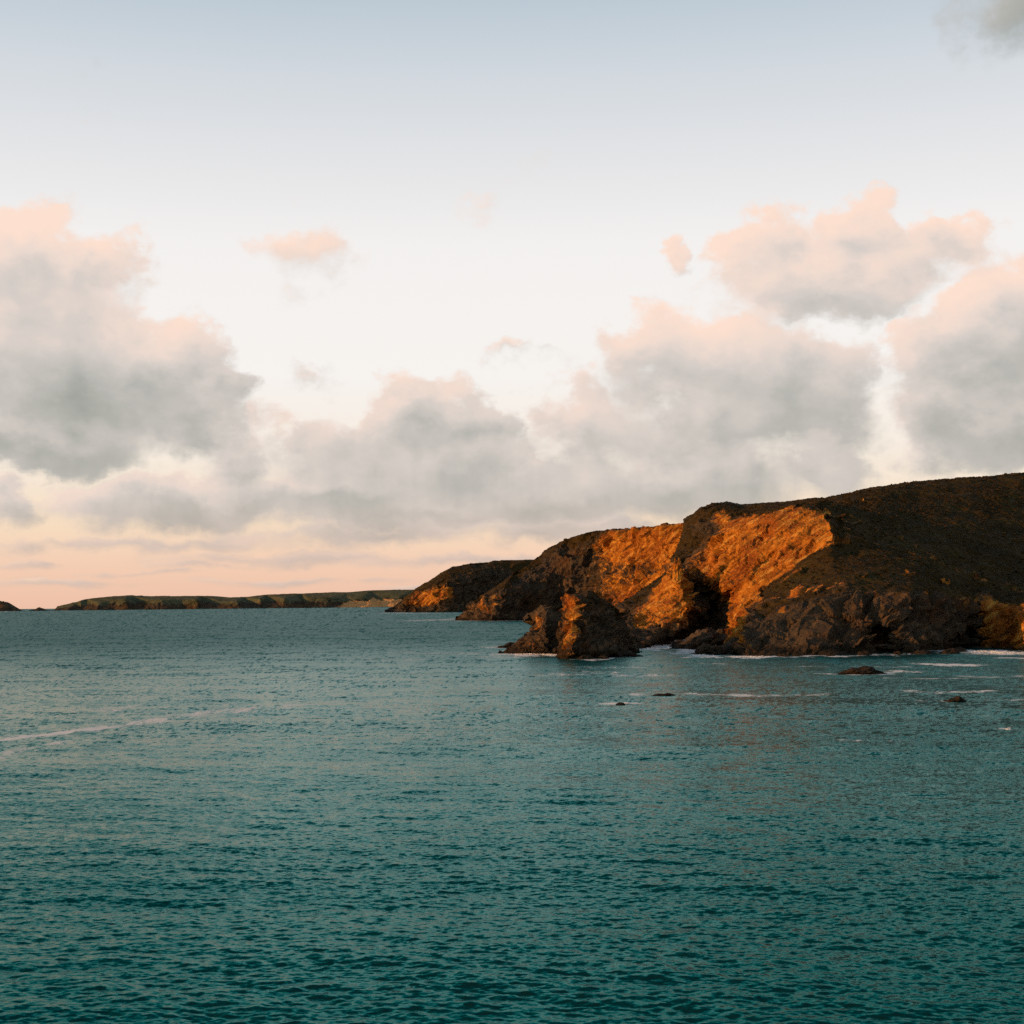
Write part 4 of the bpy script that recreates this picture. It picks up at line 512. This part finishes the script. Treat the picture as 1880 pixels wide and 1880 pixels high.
make_rock('sea_rock', (71.0, 299.5, -.1), (3.9, 3.0, .95), 1.3, 'long low double-humped rock ringed by foam in front of the cave cliff', group=GR, peaks=[(-.45, .4, .8), (.35, .5, 1.0)])
make_rock('sea_rock', (64.6, 215.5, -.1), (1.35, 1.1, .62), 5.3, 'small dark rock with a blunt right end, off the beach at far right', group=GR, peaks=[(.5, .5, 1.0), (-.6, .4, .3)])
make_rock('sea_rock', (23.9, 236.5, -.15), (1.9, 1.3, .36), 9.1, 'flat sliver of rock awash in open water below the cove', group=GR, peaks=[(.6, .4, 1.0), (-.3, .5, .6)])
make_rock('sea_rock', (15.7, 216.5, -.12), (.6, .6, .35), 12.4, 'tiny rock under a white splash in open water below the stacks', group=GR)
make_rock('sea_rock', (-1.6, 503, -.3), (3.6, 3.0, 1.5), 15.9, 'small flat rock off the outer tip of the lower stack', group=GR, peaks=[(.3, .6, .8)])
make_rock('sea_rock', (29.2, 408, -.3), (5.5, 5.0, 1.7), 19.9, 'low black ledge trailing right from the foot of the tall stack', group=GR, peaks=[(-.5, .7, .9), (.6, .3, .4)])
make_rock('sea_rock', (51.6, 465, -.3), (1.8, 2.2, .9), 22.9, 'small rock standing clear in the mouth of the cove', group=GR)
LD = 'rocks of the reef at the cove mouth'
make_rock('reef_rock', (62.5, 470, -.6), (8.5, 12, 4.2), 31.0, 'broad black reef rock at the cove mouth, below the white splash', group=LD, sub=5, peaks=[(-.4, .5, .7), (.4, .6, 1.0)])
make_rock('reef_rock', (56.0, 418, -.5), (4.6, 6.0, 2.2), 36.0, 'reddish low reef rock at the seaward corner of the cove', group=LD, sub=5, peaks=[(-.3, .5, 1.0), (.6, .4, .7)])
make_rock('reef_rock', (66.5, 428, -.5), (6.5, 9.0, 3.6), 44.0, 'reef rock against the foot of the lit buttress', group=LD, sub=5, peaks=[(.1, .8, .9)])
make_rock('reef_rock', (58.0, 492, -.5), (5.0, 6.0, 2.0), 51.0, 'low reef rock at the inner left of the cove mouth', group=LD, sub=5)
BG = 'boulders at the foot of the cave cliff'
rb = random.Random(8)
ORD = ['first', 'second', 'third', 'fourth', 'fifth', 'sixth', 'seventh', 'eighth', 'ninth']
for k, (x, y) in enumerate([(66, 399), (72, 397), (78, 401), (86, 400), (95, 402), (104, 404), (113, 406), (120, 409), (127, 420)]):
    s = rb.uniform(1.0, 2.0)
    make_rock('boulder', (x + rb.uniform(-1, 1), y - rb.uniform(1.5, 4.5), -.1), (s * rb.uniform(.9, 1.6), s, s * rb.uniform(.5, .9)), rb.uniform(80, 200), ORD[k] + ' wet boulder from the left along the foot of the cave cliff', 'boulder', BG, rb.uniform(0, 3), 3)
BS = 'boulders at the foot of the two stacks'
for k, (x, y, lb) in enumerate([(4, 436, 'wet boulder under the ramp of the lower stack'), (13.5, 429, 'wet boulder in the notch between the two stacks'), (19, 390.5, 'wet boulder under the lit edge of the tall stack'), (24, 392.5, 'wet boulder under the dark face of the tall stack')]):
    s = rb.uniform(.8, 1.6)
    make_rock('boulder', (x, y, -.1), (s * 1.3, s, s * .7), rb.uniform(80, 200), lb, 'boulder', BS, rb.uniform(0, 3), 3)
FR = 'tiny skerries on the horizon at far left'
make_rock('skerry', (-2946, 9100, -2), (50, 40, 14), 61.0, 'pointed skerry on the horizon between the islet and the far coast', group=FR, peaks=[(0.1, .4, 1.1)])
make_rock('skerry', (-2910, 9120, -2), (26, 30, 6), 65.0, 'flat skerry on the horizon just right of the pointed one', group=FR)

spire = make_rock('rock_spire', (60.0, 532.0, 23.6), (1.5, 1.6, 5.6), 71.0, None, None)
for k in ('label', 'category', 'group'):
    if k in spire: del spire[k]
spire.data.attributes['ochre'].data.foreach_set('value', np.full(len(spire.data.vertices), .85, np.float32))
spire.parent = main
# ------------------------------------------------------------------ broken surf and spray
MAT_FOAM, N_, B_ = new_mat('foam_white')
B_.inputs['Base Color'].default_value = (.80, .80, .78, 1); B_.inputs['Roughness'].default_value = .9; B_.inputs['Specular IOR Level'].default_value = .1
def lumps(name, pts, size, seed, flat=.5):
    r = np.random.RandomState(seed); n = len(pts)
    bm = bmesh.new(); bmesh.ops.create_icosphere(bm, subdivisions=1, radius=1.0)
    sv = np.array([v.co[:] for v in bm.verts]); sf = np.array([[v.index for v in f.verts] for f in bm.faces]); bm.free()
    s = size * r.uniform(.4, 1.3, n)
    jit = sv[None] * r.uniform(.6, 1.3, (n, len(sv), 1)) * (s[:, None] * np.stack([r.uniform(.8, 2.2, n), r.uniform(.8, 1.6, n), r.uniform(.5, 1.1, n) * flat], 1))[:, None]
    return link_mesh(name, (pts[:, None] + jit).reshape(-1, 3), (sf[None] + (np.arange(n) * len(sv))[:, None, None]).reshape(-1, 3), MAT_FOAM, True)
def spray(loc, size, n, lump, seed, label):
    o = make_rock('wave_splash', loc, size, seed * 3.7, label, 'splash', 'splashes of white water off the headland', sub=5)
    V = np.empty(len(o.data.vertices) * 3, np.float32); o.data.vertices.foreach_get('co', V); V = V.reshape(-1, 3)
    nn = V / np.maximum(np.linalg.norm(V / np.array(size), axis=1), 1e-6)[:, None]
    k = fbm(V / np.array(size) * 4 + seed, 4, .65)
    V = V + nn * (k * .28 * min(1.0, size[2]))[:, None]
    o.data.vertices.foreach_set('co', V.ravel()); o.data.materials.clear(); o.data.materials.append(MAT_FOAM)
spray((66.5, 518, 1.3), (1.7, 1.7, 2.2), 260, .30, 3, 'round white burst of surf in the dark cove below the orange scar')
spray((60.5, 522, .2), (4.2, 3.0, .9), 320, .28, 4, 'low streak of white water running left from the burst in the cove')
spray((16.4, 218.3, -.05), (.9, .5, .17), 120, .10, 5, 'small white splash alone in open water below the stacks')
spray((56.5, 168.4, -.03), (.32, .2, .12), 60, .07, 6, 'tiny white splash near the right edge, below the blunt rock')
def surf():
    r = np.random.RandomState(11); P_ = []
    for pts, wd, st in FOAM_LINES:
        if st < .75 or not 380 < pts[0][1] < 700: continue
        for (ax, ay), (cx, cy) in zip(pts, pts[1:]):
            L = math.hypot(cx - ax, cy - ay); n = int(L * 26 * st)
            tt = r.uniform(size=n); clump = perlin(np.stack([ax + (cx - ax) * tt, ay + (cy - ay) * tt, tt * 0], 1) / 2.2)
            tt = tt[clump > -.05]; n = len(tt)
            P_.append(np.stack([ax + (cx - ax) * tt + r.normal(size=n) * .32 * wd, ay + (cy - ay) * tt + r.normal(size=n) * .32 * wd, r.uniform(-.05, .25, n)], 1))
    o = lumps('surf', np.concatenate(P_), .13, 12, .45)
    tag(o, 'broken white surf along the foot of the cliffs and on the breakers', 'surf', kind='stuff')
surf()

# beach at the foot of the lit cliff on the right
def beach():
    n = 60; m = 14; V = []; A = []
    for i in range(n):
        t = i / (n - 1); x0 = 133 + 90 * t; y0 = 464 - 78 * t
        for j in range(m):
            s = j / (m - 1)
            w = 6 + 16 * min(1, t * 2.2)
            V.append((x0 + s * w * .35 + .8 * math.sin(i * .7 + s), y0 - 12 - w * .35 + s * w * 1.5, -.35 + 1.5 * s * min(1, .25 + t * 2)))
    T = np.array([(i * m + j, (i + 1) * m + j, (i + 1) * m + j + 1, i * m + j + 1) for i in range(n - 1) for j in range(m - 1)])
    mt, N, b = new_mat('wet_sand')
    geo = N.node('ShaderNodeNewGeometry'); f = N.noise(geo.outputs['Position'], .5, 5, .6)
    N.put(b.inputs['Base Color'], N.ramp(f, [(.3, (.10, .065, .04)), (.7, (.19, .125, .075))])); b.inputs['Roughness'].default_value = .45
    o = link_mesh('beach', np.array(V), T, mt); tag(o, kind='structure')
beach()

# ------------------------------------------------------------------ sea
def wave_band(L, n, lmin, lmax, rms_slope, wind, spread, seed):
    """periodic height tile with wavelengths lmin..lmax and the given slope"""
    r = np.random.RandomState(seed)
    k1 = np.fft.fftfreq(n, L / n) * 2 * np.pi
    kx, ky = np.meshgrid(k1, k1, indexing='ij'); k = np.hypot(kx, ky); k[0, 0] = 1
    c = np.clip((kx * wind[0] + ky * wind[1]) / k, -1, 1)
    lam = 2 * np.pi / k
    amp = k ** -1.8 * np.abs(c) ** spread * np.exp(-(lmin / lam) ** 4) * np.exp(-(lam / lmax) ** 4)
    amp[0, 0] = 0
    H = (r.normal(size=(n, n)) + 1j * r.normal(size=(n, n))) * amp
    h = np.fft.ifft2(H); sc = rms_slope / np.sqrt((np.abs(np.fft.ifft2(1j * kx * H).real) ** 2 + np.fft.ifft2(1j * ky * H).real ** 2).mean())
    H *= sc
    hx = np.fft.ifft2(-1j * kx / k * H).real; hy = np.fft.ifft2(-1j * ky / k * H).real
    return np.stack([np.fft.ifft2(H).real, hx, hy, np.fft.ifft2(1j * kx * H).real, np.fft.ifft2(1j * ky * H).real], -1).astype(np.float32), L, n
def tile(b, x, y):
    t, L, n = b
    u = (x / L * n) % n; v = (y / L * n) % n
    i = u.astype(np.int64) % n; j = v.astype(np.int64) % n; fu = (u - np.floor(u))[:, None]; fv = (v - np.floor(v))[:, None]
    i1 = (i + 1) % n; j1 = (j + 1) % n
    return (t[i, j] * (1 - fu) + t[i1, j] * fu) * (1 - fv) + (t[i, j1] * (1 - fu) + t[i1, j1] * fu) * fv
def build_sea():
    HALF = math.radians(29); NC, NR = 920, 760
    az = np.linspace(-HALF, HALF, NC)
    inv = np.linspace(1 / 44.0, 1 / 60000.0, NR)
    dist_ = 1 / inv
    X = (dist_[:, None] * np.sin(az)[None]).ravel(); Y = (dist_[:, None] * np.cos(az)[None]).ravel()
    row = np.repeat(dist_ ** 2 * (inv[0] - inv[1]), NC)       # spacing along the view
    wind = np.array([-.30, -.954])
    b0 = wave_band(40, 512, .20, 1.9, .155, wind, 1.0, 1)
    b1 = wave_band(150, 512, 1.9, 7.0, .050, wind, 2.2, 2)
    b2 = wave_band(700, 512, 9.0, 60.0, .016, np.array([-.15, -.989]), 3.0, 3)
    W = np.zeros((len(X), 3), np.float32); S = np.zeros((len(X), 2), np.float32)
    gust = .88 + .24 * sm(fbm(np.stack([X / 60, Y / 35, X * 0], 1), 3), -.5, .6)
    for b, l in ((b0, .9), (b1, 3.6), (b2, 18.0)):
        w = (1 - sm(row, l * .35, l * 1.1)) * (gust if l < 10 else 1)
        tl = tile(b, X, Y)
        W += tl[:, :3] * w[:, None]
        S += tl[:, 3:] * (1 - w)[:, None]      # waves too short for the mesh out there: keep their slope
    calm = np.clip((HALF - np.abs(np.tile(az, NR))) / math.radians(2), 0, 1)
    calm *= np.clip(np.repeat(np.arange(NR), NC) / 6.0, 0, 1) * np.clip(np.repeat(NR - 1 - np.arange(NR), NC) / 6.0, 0, 1)
    W *= calm[:, None]
    Z = W[:, 0]; X2 = X + .55 * W[:, 1]; Y2 = Y + .55 * W[:, 2]
    # foam along the shore and on the breakers
    foam = np.zeros(len(X), np.float32)
    wob = fbm(np.stack([X / 6, Y / 9, X * 0], 1), 5, .65)
    for pts, wd, st in FOAM_LINES:
        wd *= 1.6 if pts[0][1] > 380 else 1.25; st = min(1.15, st * 1.15)
        d = np.full(len(X), 1e9, np.float32)
        bx = [p[0] for p in pts]; by = [p[1] for p in pts]; mg = wd * 4
        k = np.where((X > min(bx) - mg) & (X < max(bx) + mg) & (Y > min(by) - mg) & (Y < max(by) + mg))[0]
        if len(k) == 0: continue
        for (ax, ay), (cx, cy) in zip(pts, pts[1:]):
            dx, dy = cx - ax, cy - ay; t = np.clip(((X[k] - ax) * dx + (Y[k] - ay) * dy) / (dx * dx + dy * dy), 0, 1)
            d[k] = np.minimum(d[k], np.hypot(X[k] - ax - t * dx, Y[k] - ay - t * dy))
        f = st * np.exp(-(np.abs(d[k] + wob[k] * wd * .95) / wd) ** 1.5)
        foam[k] = np.maximum(foam[k], f)
    V = np.stack([X2, Y2, Z], 1)
    r = np.arange(NR - 1)[:, None] * NC + np.arange(NC - 1)[None]
    Q = np.stack([r, r + 1, r + NC + 1, r + NC], -1).reshape(-1, 4)
    Q = Q[:, ::-1] if False else Q
    # the rest of the water round the viewer, flat and coarse
    ext = []; ef = []; base = len(V)
    rad = [0.5, 15, 44, 100, 300, 1000, 4000, 15000, 60000]
    ang = np.linspace(HALF, 2 * math.pi - HALF, 61)
    for rr in rad[2:]: ext += [(rr * math.sin(a), rr * math.cos(a), 0) for a in ang]
    nr = len(rad) - 2
    for i in range(nr - 1):
        for j in range(60): ef.append((base + i * 61 + j, base + i * 61 + j + 1, base + (i + 1) * 61 + j + 1, base + (i + 1) * 61 + j))
    b2_ = base + len(ext); full = np.linspace(0, 2 * math.pi, 65)[:-1]
    for rr in (44.0, 0.5): ext += [(rr * math.sin(a), rr * math.cos(a), -.002) for a in full]
    for j in range(64): ef.append((b2_ + 64 + j, b2_ + 64 + (j + 1) % 64, b2_ + (j + 1) % 64, b2_ + j))
    V = np.concatenate([V, np.array(ext)]); Q = np.concatenate([Q, np.array(ef)]); foam = np.concatenate([foam, np.zeros(len(ext))]); S = np.concatenate([S, np.zeros((len(ext), 2))])
    o = link_mesh('sea', V, Q, MAT_SEA, True, {'foam': foam, 'slope_x': S[:, 0], 'slope_y': S[:, 1]})
    tag(o, kind='structure')
build_sea()
#@@EXTRA@@
